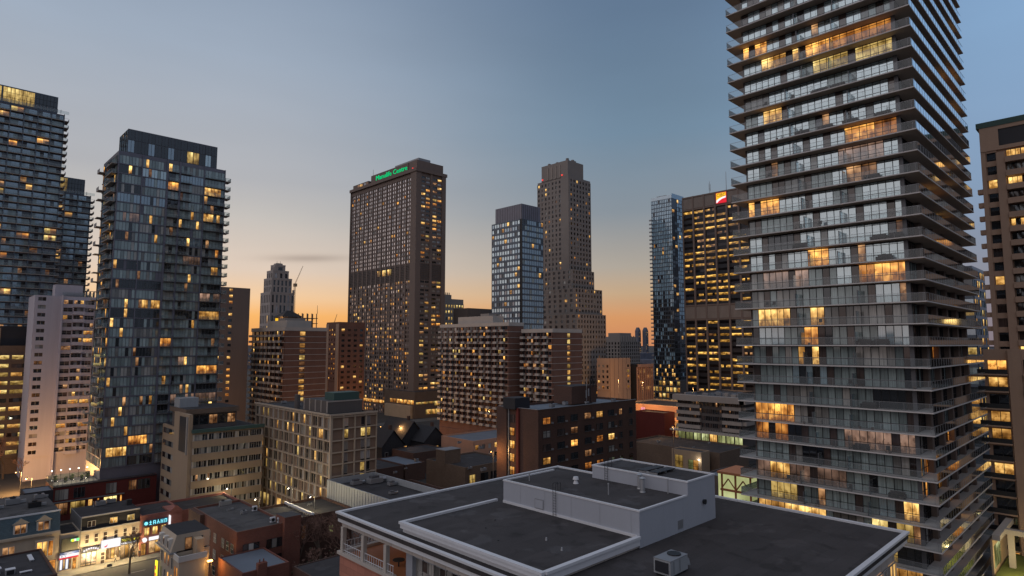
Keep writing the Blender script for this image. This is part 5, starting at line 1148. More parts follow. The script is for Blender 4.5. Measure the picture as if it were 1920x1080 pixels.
    m = MB(); m.fbox(F, 2, 7, 1.62, 1.66, zt - 1.4 - 13 * fh + .1, zt - 1.4 - 13 * fh + .95, 'blue_sheet'); m.build('banner', B.root)
    B.done()
right_brown()
def glass_behind():
    P = atF(1822, 498, 215); Wd = 22
    B = Bld('lit_glass_block', 'yellow-lit glass block glimpsed between the tall glass tower and the tan-brown tower', 'building', P, Wd, 30, P[2] - 1, 'spandrel_blue', par=1)
    B.grid(('L', 0, 0), 0, 30, P[2] - 1 - 18 * 3.4, P[2] - 1, 9, 18, .9, .7, .15, .2, lambda i, j: [R.choice(['lit_yellow', 'g_blue', 'g_teal', 'g_dark', 'lit_gold', 'g_blue'])] * 2)
    B.grid(('R', 0, 0), 0, Wd, P[2] - 1 - 18 * 3.4, P[2] - 1, 7, 18, .9, .7, .15, .2, lambda i, j: [R.choice(['lit_yellow', 'g_blue', 'g_teal', 'g_dark', 'lit_gold', 'g_blue'])] * 2); B.done()
    # pergola frame over a green court, bottom right corner
    a = atZ(1772, 1078, 18); r = thing('pergola', 'pale square pergola frame over a lit green roof court in the bottom right corner', 'pergola', (a[0], a[1], 0))
    m = MB(); b_ = atZ(1860, 1002, 18); X0, Y0 = b_[0] - a[0], b_[1] - a[1]
    m.box(X0 - .2, X0 + 14, Y0 - 1.0, Y0, 17.2, 18, 'cream_trim'); m.box(X0 + 5, X0 + 6.1, Y0 - 16, Y0 - 1.0, 17.2, 18, 'cream_trim'); m.box(X0 + 5, X0 + 14, Y0 - 17.2, Y0 - 16.01, 17.2, 18, 'cream_trim'); m.build('beam', r)
    for i in range(4): m = MB(); m.box(X0 + 5.2, X0 + 6, Y0 - 2 - i * 4, Y0 - 1.2 - i * 4, 0, 17.19, 'cream_trim'); m.build('post', r)
    m = MB(); m.box(X0 - 6, X0 + 16, Y0 - 18, Y0 - .2, 0, 12, 'concrete', 'lawn'); m.build('green_roof', r)
    m = MB(); m.box(X0 - .1, X0 + 14, Y0 + .01, Y0 + .3, 0, 17.1, 'beige'); m.build('wall', r)
    for i in range(3): w = MB(); w.box(X0 + .8 + i * 1.9, X0 + 2.2 + i * 1.9, Y0 - .06, Y0, 12.6, 16, 'lit_green'); w.build('window', r)
    for i in range(3): point((a[0] + X0 + 1 + i * 3, a[1] + Y0 - 3 - 3 * i, 14.5), (1, .75, .32), 330)
glass_behind()

def low_office():
    P = atF(1391, 746, 255); L = ext(P, 'Y', 1270); zt = P[2]
    B = Bld('banded_low_office', 'pale-banded low office with a lit glass ground floor at the foot of the bank tower', 'office block', P, 40, L, zt - 1, 'concrete_dark', par=1, roof='roof_mid')
    F = ('L', 0, 0); B.m.fbox(F, -2, L + 1, 0, 2.6, zt - 2.5, zt, 'concrete'); B.m.box(-2.6, 30, -2.6, 0, zt - 2.5, zt, 'concrete')
    for j in range(4):
        z = zt - 2.5 - (j + 1) * 2.95; 
        for a, b in ((0, L * .28), (L * .62, L)): B.m.fbox(F, a, b, 0, 1.2, z, z + 1.45, 'concrete')
        B.m.fbox(('R', 0, 0), 0, 30, 0, 1.6, z, z + 1.45, 'concrete')
        for i in range(9): B.win(F, i * L / 9 + .1, (i + 1) * L / 9 - .1, .05, z + 1.47 if not 2 < i < 6 else z + .9, z + 2.8, [R.choice(['g_dark', 'g_black', 'g_dark', 'g_brown', 'lit_dim' if R.random() < .2 else 'g_dark']) for _ in range(4)], (), 'frame_grey', .1)
    for i in range(26): s = MB(); s.fbox(F, i * L / 26, i * L / 26 + .12, 3.3, 3.4, zt - 14.9, zt - 13.6, 'metal_grey'); s.build('railing', B.root)
    m = MB(); m.fbox(F, -6, L + 2, 0, 3.6, zt - 15.6, zt - 14.9, 'cream_trim'); m.build('canopy', B.root)
    for i in range(8): B.win(F, i * L / 8 + .2, (i + 1) * L / 8 - .2, .08, zt - 21, zt - 15.8, [R.choice(['lit_green', 'lit_green', 'lit_gold'])] * 2, (), 'frame_grey', .15)
    m = MB()
    for i in range(16): x, y = R.uniform(1, 20), R.uniform(1, L - 3); m.box(x, x + R.uniform(1, 3), y, y + R.uniform(1, 3), zt - .9, zt + R.uniform(.3, .9), R.choice(['metal_grey', 'roof_blue', 'concrete']))
    m.build('roof_clutter', B.root, kind='stuff')
    B.done()
low_office()

GEN = []
def block(name, label, cat, P, W_, L_, zt, wall, roof='roof_dark', par=.6, wins=None, near=False, **kw):
    """plain low block, windows given as (face, columns, rows, z0, z1, palette)"""
    B = Bld(name, label, cat, P, W_, L_, zt - par, wall, par=par, roof=roof, near=near, **kw)
    for (fc, n, nf, z0, z1, pal) in (wins or ()):
        S = W_ if fc == 'R' else L_
        B.grid((fc, 0, 0), 0.0, S, z0, z1, n, nf, .5, .5, .28, .22, wp(**pal), mw=.1 if near else 0, frame='frame_light', ncol=2 if near else 1)
    return B
dk = dict(g_dark=5, g_brown=3, g_curtain=2, lit_gold=.8, lit_amber=.6)
brt = dict(g_dark=2, lit_gold=3, lit_yellow=2, lit_amber=2)
def mids():
    P = atF(868, 562, 470); B = block('grey_civic_block', 'grey stone block with rows of yellow windows, right behind the tall brown grid tower', 'building', (P[0] - 20, P[1], 0), 20.5, 20, P[2], 'concrete', wins=[('R', 8, 2, P[2] - 12, P[2] - 3.5, dict(lit_yellow=5, g_dark=1)), ('R', 8, 3, P[2] - 26, P[2] - 12.6, dict(lit_yellow=3, lit_gold=2, g_dark=1))])
    m = MB(); m.box(2, 12, 4, 14, P[2], P[2] + 3.5, 'concrete', 'roof_dark')
    for i in range(6): m.box(2.5 + i * 1.6, 3 + i * 1.6, 5, 5.5, P[2] + 3.5, P[2] + 5.2, 'metal_grey')
    m.build('penthouse', B.root); B.done()
    P = atF(926, 580, 440); block('grey_flat_block', 'plain dark flat-topped block left of the grey-blue glass tower', 'building', (P[0] - 24, P[1], 0), 24, 16, P[2], 'concrete_dark').done()
    # stone apartment house on the horizon gap
    P = atF(1163, 628, 560)
    B = Bld('domed_apartment_house', 'pinkish stone apartment house with rounded shoulders, in the gap right of the limestone tower', 'apartment block', P, 30, 24, P[2] - 6, 'tower_stone', par=0); pk = wp(g_black=6, g_dark=2, lit_gold=.4)
    for F, S, n in ((('R', 0, 0), 30, 9), (('L', 0, 0), 24, 7)): B.grid(F, 0, S, 8, P[2] - 6, n, 13, .55, .7, .15, .5, pk)
    m = MB(); m.box(2, 28, 2, 22, P[2] - 6, P[2] - 1.5, 'tower_stone', 'roof_mid'); m.box(6, 24, 5, 18, P[2] - 1.5, P[2] + 2, 'tower_stone', 'roof_mid')
    for i in range(7): m.box(3 + i * 4, 4 + i * 4, 1.5, 2, P[2] - 6, P[2] - .6, 'concrete')
    m.build('attic', B.root); B.done()
    P = atF(1143, 672, 350); B = block('peach_block', 'peach concrete block lit orange at its foot, below the domed apartment house', 'building', (P[0], P[1], 0), 20, 9, P[2], 'rose_concrete', wins=[('L', 3, 5, P[2] - 18, P[2] - 3, dk)])
    for i in range(5): B.m.fbox(('R', 0, 0), i * 4 + .2, i * 4 + .35, 0, .1, 0, P[2], 'concrete_dark')
    B.grid(('R', 0, 0), 15.5, 19.5, P[2] - 18, P[2] - 3, 1, 5, .5, .5, .25, .2, wp(**brt)); B.done()
    P = atF(1182, 684, 362); B = Bld('white_framed_block', 'white-framed block with narrow bright windows, next to the peach block', 'building', (P[0] + 6, P[1], 0), 17, 12, P[2] - .5, 'slate_black', par=.5)
    for i in range(9): B.m.fbox(('R', 0, 0), i * 2.0, i * 2.0 + .6, 0, .8, 0, P[2], 'peach_wall')
    B.m.fbox(('R', 0, 0), 0, 17, 0, .85, P[2] - 1.6, P[2] + .1, 'peach_wall')
    for j in range(4):
        for i in range(8): B.win(('R', 0, 0), i * 2 + .7, i * 2 + 1.9, .05, P[2] - 5 - j * 3.4, P[2] - 3 - j * 3.4, [R.choice(['lit_yellow', 'lit_gold', 'g_dark', 'g_black'])])
    B.done()
    for i, (px, py, lab) in enumerate(((1197, 614, 'left of two distant blue-grey peaked towers on the horizon'), (1211, 614, 'right of two distant blue-grey peaked towers on the horizon'))):
        P = atF(px, py + 6, 1500); B = Bld('twin_peaked_tower', lab, 'tower', P, 10, 10, P[2], 'far_city', par=0)
        m = MB(); m.hexa([(0, 0, P[2]), (10, 0, P[2]), (10, 10, P[2]), (0, 10, P[2]), (2.5, 2.5, P[2] + 8), (7.5, 2.5, P[2] + 8), (7.5, 7.5, P[2] + 8), (2.5, 7.5, P[2] + 8)], 'far_city'); m.build('peaked_roof', B.root)
        B.grid(('R', 0, 0), 0, 10, 20, P[2] - 2, 4, 12, .5, .5, .2, .3, wp(g_dark=6, lit_gold=1)); B.done()
    # one mass of far city and trees along the horizon
    m = MB(); rr = random.Random(3)
    for i in range(170):
        px = rr.uniform(-100, 2000); F = rr.uniform(700, 2200); hh = rr.uniform(12, 42) + (F > 1200) * 8; a = atF(px, 640, F); w_, l_ = rr.uniform(15, 60), rr.uniform(15, 60)
        m.box(a[0], a[0] + w_, a[1], a[1] + l_, 0, hh, 'far_city')
        for q in range(int(hh / 3) * 2):
            if rr.random() < .25: s = rr.uniform(0, w_ - 2); z = rr.uniform(3, hh - 2); m.fquad(('R', a[0], a[1]), s, s + 1.6, .1, z, z + 1.3, 'lit_gold')
            if rr.random() < .12: s = rr.uniform(0, l_ - 2); z = rr.uniform(3, hh - 2); m.fquad(('L', a[0], a[1]), s, s + 1.6, .1, z, z + 1.3, 'lit_amber')
    m.build('far_city', kind='stuff')
    # low things between the limestone tower and the bank tower
    a = atZ(1135, 722, 16); block('mall_roof', 'flat pale mall roof with humps below the peach block', 'building', (a[0], a[1] - 25, 0), 60, 30, 15, 'beige', 'roof_mid').done()
    a = atZ(1290, 764, 17); L = 38
    B = block('store_with_lit_front', 'store with an orange-lit fascia and bright shop windows, right of the dark brick block', 'shop', (a[0], a[1], 0), 30, L, 17, 'beige', 'roof_dark', par=.8)
    for i in range(14): B.win(('L', 0, 0), 1 + i * 3.2, 3.7 + i * 3.2, .1, 3, 8, [R.choice(['lit_yellow', 'lit_gold', 'lit_yellow', 'lit_dim'])] * 2)
    m = MB(); m.fbox(('L', 0, 0), 0, L, 0, 1.4, 10, 16.8, 'peach_wall'); m.build('fascia', B.root)
    m = MB(); m.fbox(('L', 0, 0), 1.6, 14, 1.45, 1.6, 12, 14, 'brown_concrete'); m.build('sign_board', B.root)
    m = MB(); m.fbox(('L', 0, 0), 24, 25.6, 1.45, 2.4, 12, 15.4, 'sign_pink'); m.build('sign', B.root)
    B.done()
    for i in range(4): point((a[0] - 5, a[1] + 4 + i * 11, 9), (1, .55, .2), 900)
    a = atZ(1214, 784, 14); b_ = atZ(1182, 770, 14)
    block('beige_windowless_box', 'plain beige windowless building, right behind the dark brick block', 'building', (a[0] + 2, a[1] + 12, 0), 16, 11, 15, 'beige', 'roof_dark').done()
    a = atZ(1272, 777, 13); block('red_brick_box', 'dark red windowless brick box right of the dark brick block', 'building', (a[0] - 24, a[1] - 7, 0), 9, 16, 16.0, 'red_wall').done()
    a = atZ(1315, 856, 8); B = Bld('corner_shop_house', 'low tan house with bright yellow windows and a white wall lamp, beyond the white penthouse', 'shop', (a[0], a[1], 0), 6, 12, 9, 'tan_wall', par=.4, near=True)
    B.win(('L', 0, 0), 7.4, 10.6, .06, 3, 7.5, ['lit_yellow', 'lit_yellow'], (.5,), 'frame_dark', .12); B.win(('L', 0, 0), 1.2, 5.2, .06, 2, 6.4, ['lit_gold', 'lit_green'], (.5,), 'frame_dark', .12); B.done()
    m = MB(); m.tube((0, 0, 0), (0, 0, .35), .25, .25, 'lamp_white', 8); single(m, 'wall_lamp', 'bright white lamp on the wall of the low tan corner shop house', 'lamp', (a[0] - .35, a[1] + .8, 6.6)); point((a[0] - 1, a[1] + .8, 6.6), (1, .9, .7), 120)
    a = atZ(1386, 838, 9); block('dark_row_roofs', 'long dark flat roof stretching behind the low tan corner shop house', 'building', (213, 111, 0), 23, 40, 8.6, 'tan_brown', 'roof_dark').done()
    a = atZ(1405, 905, 6); Lr = ext(a, 'Y', 1318); block('grey_flat_annex', 'low grey flat roof between the tan corner shop house and the tall glass tower', 'building', (a[0], a[1], 0), 16, Lr, 6.5, 'concrete_dark', 'roof_blue').done()
    a = atZ(1192, 800, 8); B = block('rear_shop_row', 'dark shop row with a thin amber-lit eave line beside the dark brick block', 'shop', (a[0] - 56, a[1] - 26, 0), 13, 20, 11, 'brick_dark', 'roof_dark'); B.win(('L', 0, 0), 2, 14, .1, 7, 8, ['lit_amber'] * 5); B.done()
    # timber canopy against the tall tower
    a = atZ(1362, 884, 14); r = thing('timber_canopy', 'orange timber canopy over a green-lit wall, left of the tall glass tower', 'canopy', (a[0], a[1], 0))
    m = MB(); m.box(-1, 10, -7.5, 2.2, 13.4, 14, 'wood_orange'); m.build('roof', r)
    for x, y in ((.3, -6.5), (.3, -2.4), (.3, 1.4), (5, -6.5), (9, -6.5)): m = MB(); m.box(x, x + .4, y, y + .4, 0, 13.39, 'wood_orange'); m.build('post', r)
    for y in (-6.5, -2.4): m = MB(); m.tube((.5, y + .2, 9.4), (.5, y + 2.2, 12), .18, .18, 'wood_orange', 4); m.tube((.5, y + 4.1, 9.4), (.5, y + 2.2, 12), .18, .18, 'wood_orange', 4); m.build('brace', r)
    m = MB(); m.box(.2, .8, -7.3, 2, 8.8, 9.3, 'wood_orange'); m.build('beam', r)
    w = MB(); w.box(3, 3.2, -7, 4, 0, 12.8, 'lit_green'); w.build('glowing_wall', r)  # green light is put into the wall material as its own glow
mids()

# ================================================================ LOW ROOFS IN THE MIDDLE
def lowroofs():
    # corrugated parapet building
    a = atZ(663, 902, 13); P = (76, 116, 0)
    B = Bld('corrugated_parapet_building', 'low building with a pale corrugated metal parapet behind the bright coping of the near roof', 'building', P, 13.4, 27.8, 13.1, 'corrugated', roof='roof_dark', par=0)
    B.parapet(0, 13.4, 0, 27.8, 13.1, 1.5, 'corrugated'); 
    for i in range(23): B.m.fbox(('L', 0, 0), i * 1.2 + .05, i * 1.2 + .17, 0, .07, 0, 14.5, 'metal_grey')
    B.m.box(-.2, 5, 23.5, 29.2, 13.21, 13.6, 'corrugated') if 0 else None
    B.done()
    for i, (x, y, s, lab) in enumerate(((88, 143, 2.2, 'large grey duct unit at the back of the corrugated-parapet roof'), (84, 145, 1.6, 'smaller duct box at the back left of the corrugated-parapet roof'), (90.5, 138, 1.3, 'grey fan box near the far parapet of the corrugated-parapet roof'), (85.5, 130, 1.0, 'small pale hatch in the middle of the corrugated-parapet roof'))):
        m = MB(); m.box(0, s * 1.6, 0, s, .15, s * .6, 'metal_grey'); m.box(s * .2, s * 1.2, s * .2, s * .8, s * .6, s * .85, 'frame_grey'); m.tube((s * 1.6, s / 2, s * .35), (s * 2.3, s / 2, s * .35), s * .2, s * .2, 'galvanised', 8); m.box(.1, .3, .1, s - .1, 0, .15, 'frame_dark'); m.box(s * 1.3, s * 1.45, .1, s - .1, 0, .15, 'frame_dark')
        single(m, 'rooftop_unit', lab, 'rooftop unit', (x * .957, y * .957, 13.17))
    # tan house with chimney
    a = atZ(868, 872, 12); B = Bld('tan_brick_house', 'plain tan brick building with a chimney stack and one yellow window', 'building', (a[0] - 2, a[1] - 3.5, 0), 20, 19, 11.5, 'tan_brown', par=.5)
    B.win(('R', 0, 0), 1.6, 3.8, .05, 6.8, 9.6, ['lit_yellow', 'lit_yellow'], (.5,), 'frame_dark', .1)
    for i in range(3): B.win(('R', 0, 0), 6 + i * 4, 9 + i * 4, .05, 6.6, 9.6, ['g_black', 'g_dark'], (), 'frame_dark', .1)
    m = MB(); m.box(-.1, 6, 9.5, 14, 10, 15.6, 'tan_brown', 'roof_mid'); m.build('chimney', B.root); m = MB(); m.box(-.2, 6.1, 9.4, 14.1, 15.61, 15.8, 'metal_grey'); m.build('coping', B.root); B.done()
    a = atZ(860, 822, 12); block('pink_lit_terrace', 'low pinkish building with small arched windows behind the tan chimney building', 'building', (a[0] + 4, a[1] - 4, 0), 30, 20, 11, 'peach_wall', 'roof_blue', wins=[('R', 9, 2, 3, 10, dk)]).done()
    # gabled dark houses
    def gable(name, lab, px, py, z, w_, l_, h=5.5, wall='slate_black', rid='y'):
        a = atZ(px, py, z); r = thing(name, lab, 'house', (a[0], a[1], 0)); m = MB(); m.box(0, w_, 0, l_, 0, z, wall)
        if rid == 'y': m.poly([(0, -.01, z), (w_, -.01, z), (w_ / 2, -.01, z + h)], wall)
        m.build('wall', r); m = MB(); t_ = .3
        m.poly([(-.5, -.5, z - .3), (w_ / 2, -.5, z + h + .3), (w_ / 2, l_ + .5, z + h + .3), (-.5, l_ + .5, z - .3)], 'slate_black'); m.poly([(w_ + .5, -.5, z - .3), (w_ + .5, l_ + .5, z - .3), (w_ / 2, l_ + .5, z + h + .3), (w_ / 2, -.5, z + h + .3)], 'slate_black'); m.build('roof', r)
        m = MB(); m.box(w_ * .7, w_ * .7 + 1, l_ * .4, l_ * .4 + 1, z + h * .3, z + h + 1.5, 'brick_dark'); m.build('chimney', r)
        for q in range(2): w = MB(); F = ('R', 0, 0); k = R.choice(['lit_gold', 'lit_amber', 'g_dark']); w.fquad(F, 1.5 + q * w_ * .4, 2.7 + q * w_ * .4, .06, z - 4, z - 2.4, k); w.fbox(F, 1.4 + q * w_ * .4, 2.8 + q * w_ * .4, 0, .05, z - 4.1, z - 2.3, 'frame_light'); w.build('window', r)
    gable('gabled_house', 'old dark house with a steep gable right beside the cream-framed block', 716, 838, 9, 10, 14)
    gable('gabled_house', 'old dark house with a wide dark roof, second from the cream-framed block', 752, 826, 9, 12, 18, 7)
    gable('gabled_house', 'old dark house with a peaked roof nearest the pinkish low building', 795, 828, 9, 11, 13, 5)
    for (px, py, z, w_, l_, lab, rf) in ((708, 880, 6, 10.5, 18, 'low dark flat roof directly behind the corrugated parapet', 'roof_dark'), (760, 872, 6, 8.5, 18, 'low blue-grey flat roof left of the tan chimney building', 'roof_blue'), (775, 850, 8, 16, 14, 'low dark flat roof below the gabled houses', 'roof_dark')):
        a = atZ(px, py, z); block('flat_roofed_shed', lab, 'building', (a[0], a[1], 0), w_, l_, z, 'brick_dark', rf, par=.3).done()
    P0 = (90, 112, 0); B = block('dark_annex', 'narrow dark annex with roof clutter right of the corrugated parapet building', 'building', P0, 8.5, 28, 11.9, 'brick_dark', 'roof_dark'); B.done()
    # brick building with stair turret and its neighbour
    P = (47.2, 124.3, 0); zt = 12
    B = Bld('brick_flat_roofed_building', 'red brick building whose grey flat roof carries white air conditioners and a stair turret', 'building', P, 10.2, 25.5, zt - .5, 'brick_red', par=.5, roof='roof_mid', near=True)
    for j in range(3):
        for i, s in enumerate((1.2, 3.6, 6.0, 10.5, 14)): B.win(('L', 0, 0), s, s + 1.6, .05, 7.6 - j * 3.2, 9.4 - j * 3.2, [R.choice(['g_curtain', 'g_dark', 'g_pale'])], (.5,), 'frame_light', .1)
        for s in (1.2, 5.8): B.win(('R', 0, 0), s, s + 3.2, .05, 7.6 - j * 3.2, 9.4 - j * 3.2, ['g_brown', 'g_curtain', 'g_dark'], (), 'frame_dark', .1)
    m = MB(); m.box(9.0, 12.4, -1.0, 3.0, 0, 13.2, 'brick_red', 'roof_mid'); m.box(-.9, -.01, 18, 25.6, 0, 11.9, 'brick_dark'); m.build('stair_turret', B.root); B.done()
    P = (58.5, 131, 0); B = block('dark_flat_roofed_row', 'pair of dark flat roofs split by a white party wall, beside the red brick building', 'building', P, 17.2, 14.5, 10.4, 'brick_dark', 'roof_dark', near=True)
    m = MB(); m.box(7.5, 7.9, 0, 14.5, 10.3, 10.8, 'coping_white'); m.build('party_wall', B.root)
    for x, k in ((2.0, 'lit_yellow'), (5.0, 'lit_dim'), (11.5, 'lit_green')): B.win(('R', 0, 0), x, x + 1, .05, 5.8, 8.6 if x < 10 else 7.4, [k], (.5,), 'frame_light', .1)
    B.done()
    for i, (x, y, z, lab) in enumerate(((55.0, 127.2, 11.57, 'white air conditioner nearest the front edge of the grey brick-building roof'), (56.0, 126.0, 11.57, 'white air conditioner beside the stair turret on the grey brick-building roof'), (55.8, 138.5, 11.57, 'white air conditioner farther back on the grey brick-building roof'))):
        r = thing('air_conditioner', lab, 'air conditioner', (x, y, z)); m = MB(); m.box(0, 1.0, 0, .5, .1, 1.1, 'coping_white'); m.box(.1, .2, .05, .45, 0, .1, 'frame_dark'); m.box(.8, .9, .05, .45, 0, .1, 'frame_dark'); m.build('casing', r)
        m = MB(); m.tube((-.03, .25, .6), (0, .25, .6), .2, .2, 'frame_dark', 10); m.tube((.5, -.03, .6), (.5, 0, .6), .36, .36, 'frame_dark', 12); m.build('fan', r)
    P = (43.9, 112.5, 0); B = block('blue_roofed_house', 'small brick house with a pale blue flat roof and twin chimney pots, at the bottom', 'house', P, 8.5, 11.6, 8.2, 'brick_red', 'roof_blue', par=.25, near=True)
    m = MB(); m.box(2.6, 4.2, -.5, .5, 6, 9.3, 'brick_red'); m.build('chimney', B.root)
    for x in (3.0, 3.7): m = MB(); m.tube((x, 0, 9.3), (x, 0, 9.9), .14, .11, 'brick_red', 8); m.build('chimney_pot', B.root)
    B.done()
    P = (53.2, 101, 0); block('dark_shed_roof', 'dark low roof at the bottom of the photo, left of the covered terrace', 'building', P, 15, 11.5, 7.2, 'brick_dark', 'roof_dark', par=.2).done()
lowroofs()
# ================================================================ THE SHOPPING STREET, BOTTOM LEFT
def dormer_pane(B, s, z, F, k='lit_dim'):
    m = MB(); m.fbox(F, s, s + 2.3, .0, .5, z, z + 2.2, 'white_trim'); B_ = m.build('dormer', B.root)
    q = MB(); a, x0, y0 = F; q.poly([(x0 + s - .3, y0 - .75, z + 2.2), (x0 + s + 2.6, y0 - .75, z + 2.2), (x0 + s + 1.15, y0 - .75, z + 3.3)], 'shop_cream'); q.poly([(x0 + s - .3, y0 - .75, z + 2.2), (x0 + s + 1.15, y0 - .75, z + 3.3), (x0 + s + 1.15, y0 + .6, z + 3.3), (x0 + s - .3, y0 + .6, z + 2.2)], 'slate_blue'); q.poly([(x0 + s + 2.6, y0 - .75, z + 2.2), (x0 + s + 2.6, y0 + .6, z + 2.2), (x0 + s + 1.15, y0 + .6, z + 3.3), (x0 + s + 1.15, y0 - .75, z + 3.3)], 'slate_blue'); q.build('gable', B.root)
    B.win(F, s + .2, s + 2.1, .52, z + .2, z + 2.0, [k, k], (), 'white_trim', .12)
def shops():
    F = ('R', 0, 0)
    # mansard building, left
    X = lambda px, z: ext(atZ(155, 1061, 0)[:2] + (z,), 'X', px)
    base = atZ(155, 1061, 0); Y = SY
    def sx(px, py, z):               # x where the sight line meets the shop-front plane
        a = atF(px, py, 100); d = (a[0], a[1]); t_ = Y / d[1]; return d[0] * t_
    xa, xb, xc, xd, xe = 8.0, sx(113, 1000, 8), sx(152, 1000, 8), sx(262, 1000, 8), sx(330, 1000, 8)
    P = (xa, Y, 0); Wd = xb - xa - .1; zt = 12.6
    B = Bld('mansard_shop_building', 'old building with a blue slate mansard roof, two pedimented dormers and a lit cornice', 'building', P, Wd, 24, 8.6, 'shop_cream', par=0, near=True)
    m = MB(); m.hexa([(0, -.1, 8.9), (Wd, -.1, 8.9), (Wd, 23.9, 8.9), (0, 23.9, 8.9), (0, .9, zt), (Wd, .9, zt), (Wd, 23.9, zt), (0, 23.9, zt)], 'slate_blue', 'roof_mid'); m.build('mansard_roof', B.root)
    m = MB(); m.fbox(F, -.2, Wd, -.5, .7, 8.4, 8.89, 'shop_cream'); m.fbox(F, -.2, Wd + .1, -1.1, -.8, zt + .01, zt + .3, 'coping_white'); m.build('cornice', B.root)
    F2 = ('R', 0, .55)
    for px in (38, 81): dormer_pane(B, sx(px, 990, 9) - xa - 1.1, 9.2, F2, 'lit_dim')
    m = MB(); m.fbox(F, Wd - 4.2, Wd - .8, .05, 1.0, 3.6, 7.6, 'shop_cream'); m.build('bay', B.root); B.win(F, Wd - 3.9, Wd - 1.1, 1.03, 4.2, 7.3, ['lit_amber', 'lit_gold', 'lit_amber'], (), 'white_trim', .14)
    B.win(F, Wd - 4.4, Wd - .4, .06, .4, 3.0, ['lit_shop', 'lit_dim', 'lit_amber'], (), 'brick_red', .18)
    for i in range(3): B.win(F, 1 + i * 3.4, 3 + i * 3.4, .06, 4.6, 7.2, ['lit_dim', 'lit_dim'], (), 'white_trim', .12)
    B.done()
    # narrow house
    P = (xb, Y, 0); Wd = xc - xb - .08
    B = Bld('narrow_noodle_shop', 'narrow two-storey shop with green neon on a dark board over a red lit front', 'shop', P, Wd, 9, 7.6, 'shop_cream', par=.3, roof='roof_dark', near=True)
    m = MB(); m.fbox(F, .3, Wd - .4, .02, .35, 4.3, 6.9, 'board_dark'); m.build('sign_board', B.root)
    m = MB(); 
    for q, k in ((.52, 'sign_lime'), (.66, 'sign_white'), (.8, 'sign_lime')): m.fbox(F, Wd * q, Wd * q + .45, .37, .45, 6.1 + R.uniform(-.1, .1), 6.6, k)
    m.tube((Wd * .62, -.5, 6.3), (Wd * .62, -.4, 6.3), .28, .28, 'sign_yellow', 10); m.build('neon_sign', B.root)
    m = MB(); m.fbox(F, .1, Wd - .2, .02, .5, 3.6, 4.1, 'board_blue'); m.fbox(F, .1, Wd - .2, .52, .6, 3.1, 3.62, 'sign_white'); m.build('fascia', B.root)
    o = text_obj('KY', 1, 'board_blue', B.root, 'sign_lettering', F, .3, .63, 3.16, .02); o.scale = (.75, .6, 1)
    m = MB(); m.fbox(F, .1, Wd - .2, .02, .3, 2.7, 3.05, 'sign_red'); m.build('awning', B.root)
    B.win(F, .2, Wd * .62, .06, .5, 2.65, ['sign_white', 'lit_shop', 'sign_white', 'lit_shop'], (), 'board_blue', .12); B.win(F, Wd * .68, Wd - .5, .06, .3, 2.6, ['lit_amber'], (.5,), 'lit_gold', .14)
    B.done()
    # cream three-storey
    P = (xc, Y, 0); Wd = xd - xc - .08
    B = Bld('cream_shop_building', 'cream three-storey shop building with a black attic storey and three bright shop fronts', 'shop', P, Wd, 12, 7.7, 'shop_cream', par=0, roof='roof_dark', near=True)
    m = MB(); m.box(0, Wd, .25, 12, 7.71, 10.4, 'slate_black', 'roof_dark'); m.box(-.12, -.01, -.1, 12, 0, 10.5, 'metal_grey'); m.build('attic', B.root)
    m = MB(); m.box(0, Wd, .2, .6, 10.41, 10.65, 'cream_trim'); m.box(0, Wd, -.15, .3, 7.5, 7.75, 'cream_trim'); m.box(Wd - 1.4, Wd - .4, 6, 7, 10.4, 11.6, 'slate_black'); m.build('cornice', B.root)
    for i, (q, k) in enumerate(((.10, 'g_brown'), (.47, 'lit_gold'), (.77, 'lit_yellow'))): s = q * Wd; B.win(('R', 0, .25), s, s + 1.5, .06, 8.3, 9.6, [k, k], (), 'cream_trim', .14)
    for q in (.07, .22, .37, .55, .71, .86): B.win(F, q * Wd, q * Wd + .75, .05, 5.0, 6.8, ['g_brown'], (.5,), 'white_trim', .1)
    w3 = Wd / 3
    for i, (nm, col) in enumerate((('arched white', 'sign_white'), ('big white', 'sign_white'), ('yellow', 'sign_yellow'))):
        s = i * w3; m = MB()
        if i == 0:
            m.fbox(F, s + .3, s + w3 - .3, .1, .5, 3.2, 4.2, 'slate_black'); m.build('sign_board', B.root); m = MB()
            for q in range(7): u = (q - 3) / 3; m.fbox(F, s + .5 + q * .42, s + .82 + q * .42, .52, .6, 3.45 + .35 * (1 - u * u), 3.8 + .35 * (1 - u * u), 'sign_white')
            m.build('sign_lettering', B.root); B.win(F, s + .2, s + w3 - .7, .06, .35, 3.1, ['lit_shop', 'lit_shop', 'lit_shop'], (.2,), 'slate_black', .12)
        elif i == 1:
            m.fbox(F, s + .1, s + w3 - .05, .1, .6, 3.3, 5.0, 'sign_white'); m.build('sign_board', B.root)
            m = MB(); m.poly([(s + .5, -.63, 3.7), (s + .85, -.63, 3.55), (s + 1.15, -.63, 3.75), (s + 1.2, -.63, 4.3), (s + 1.05, -.63, 3.95), (s + .8, -.63, 3.85)], 'sign_red'); m.build('logo', B.root)
            B.win(F, s + .1, s + .9, .06, .1, 2.6, ['g_brown'], (.33, .66), 'white_trim', .1); B.win(F, s + 1.1, s + w3 - .1, .06, .8, 3.2, ['lit_shop', 'lit_gold', 'lit_shop'], (), 'slate_black', .1)
        else:
            m.fbox(F, s, s + w3 - .1, .1, .5, 3.3, 4.7, 'slate_black'); m.build('sign_board', B.root)
            o = text_obj('TOKYO', 1, 'sign_yellow', B.root, 'sign_lettering', F, s + .15, .54, 4.02, .02); o.scale = (.56, .8, 1)
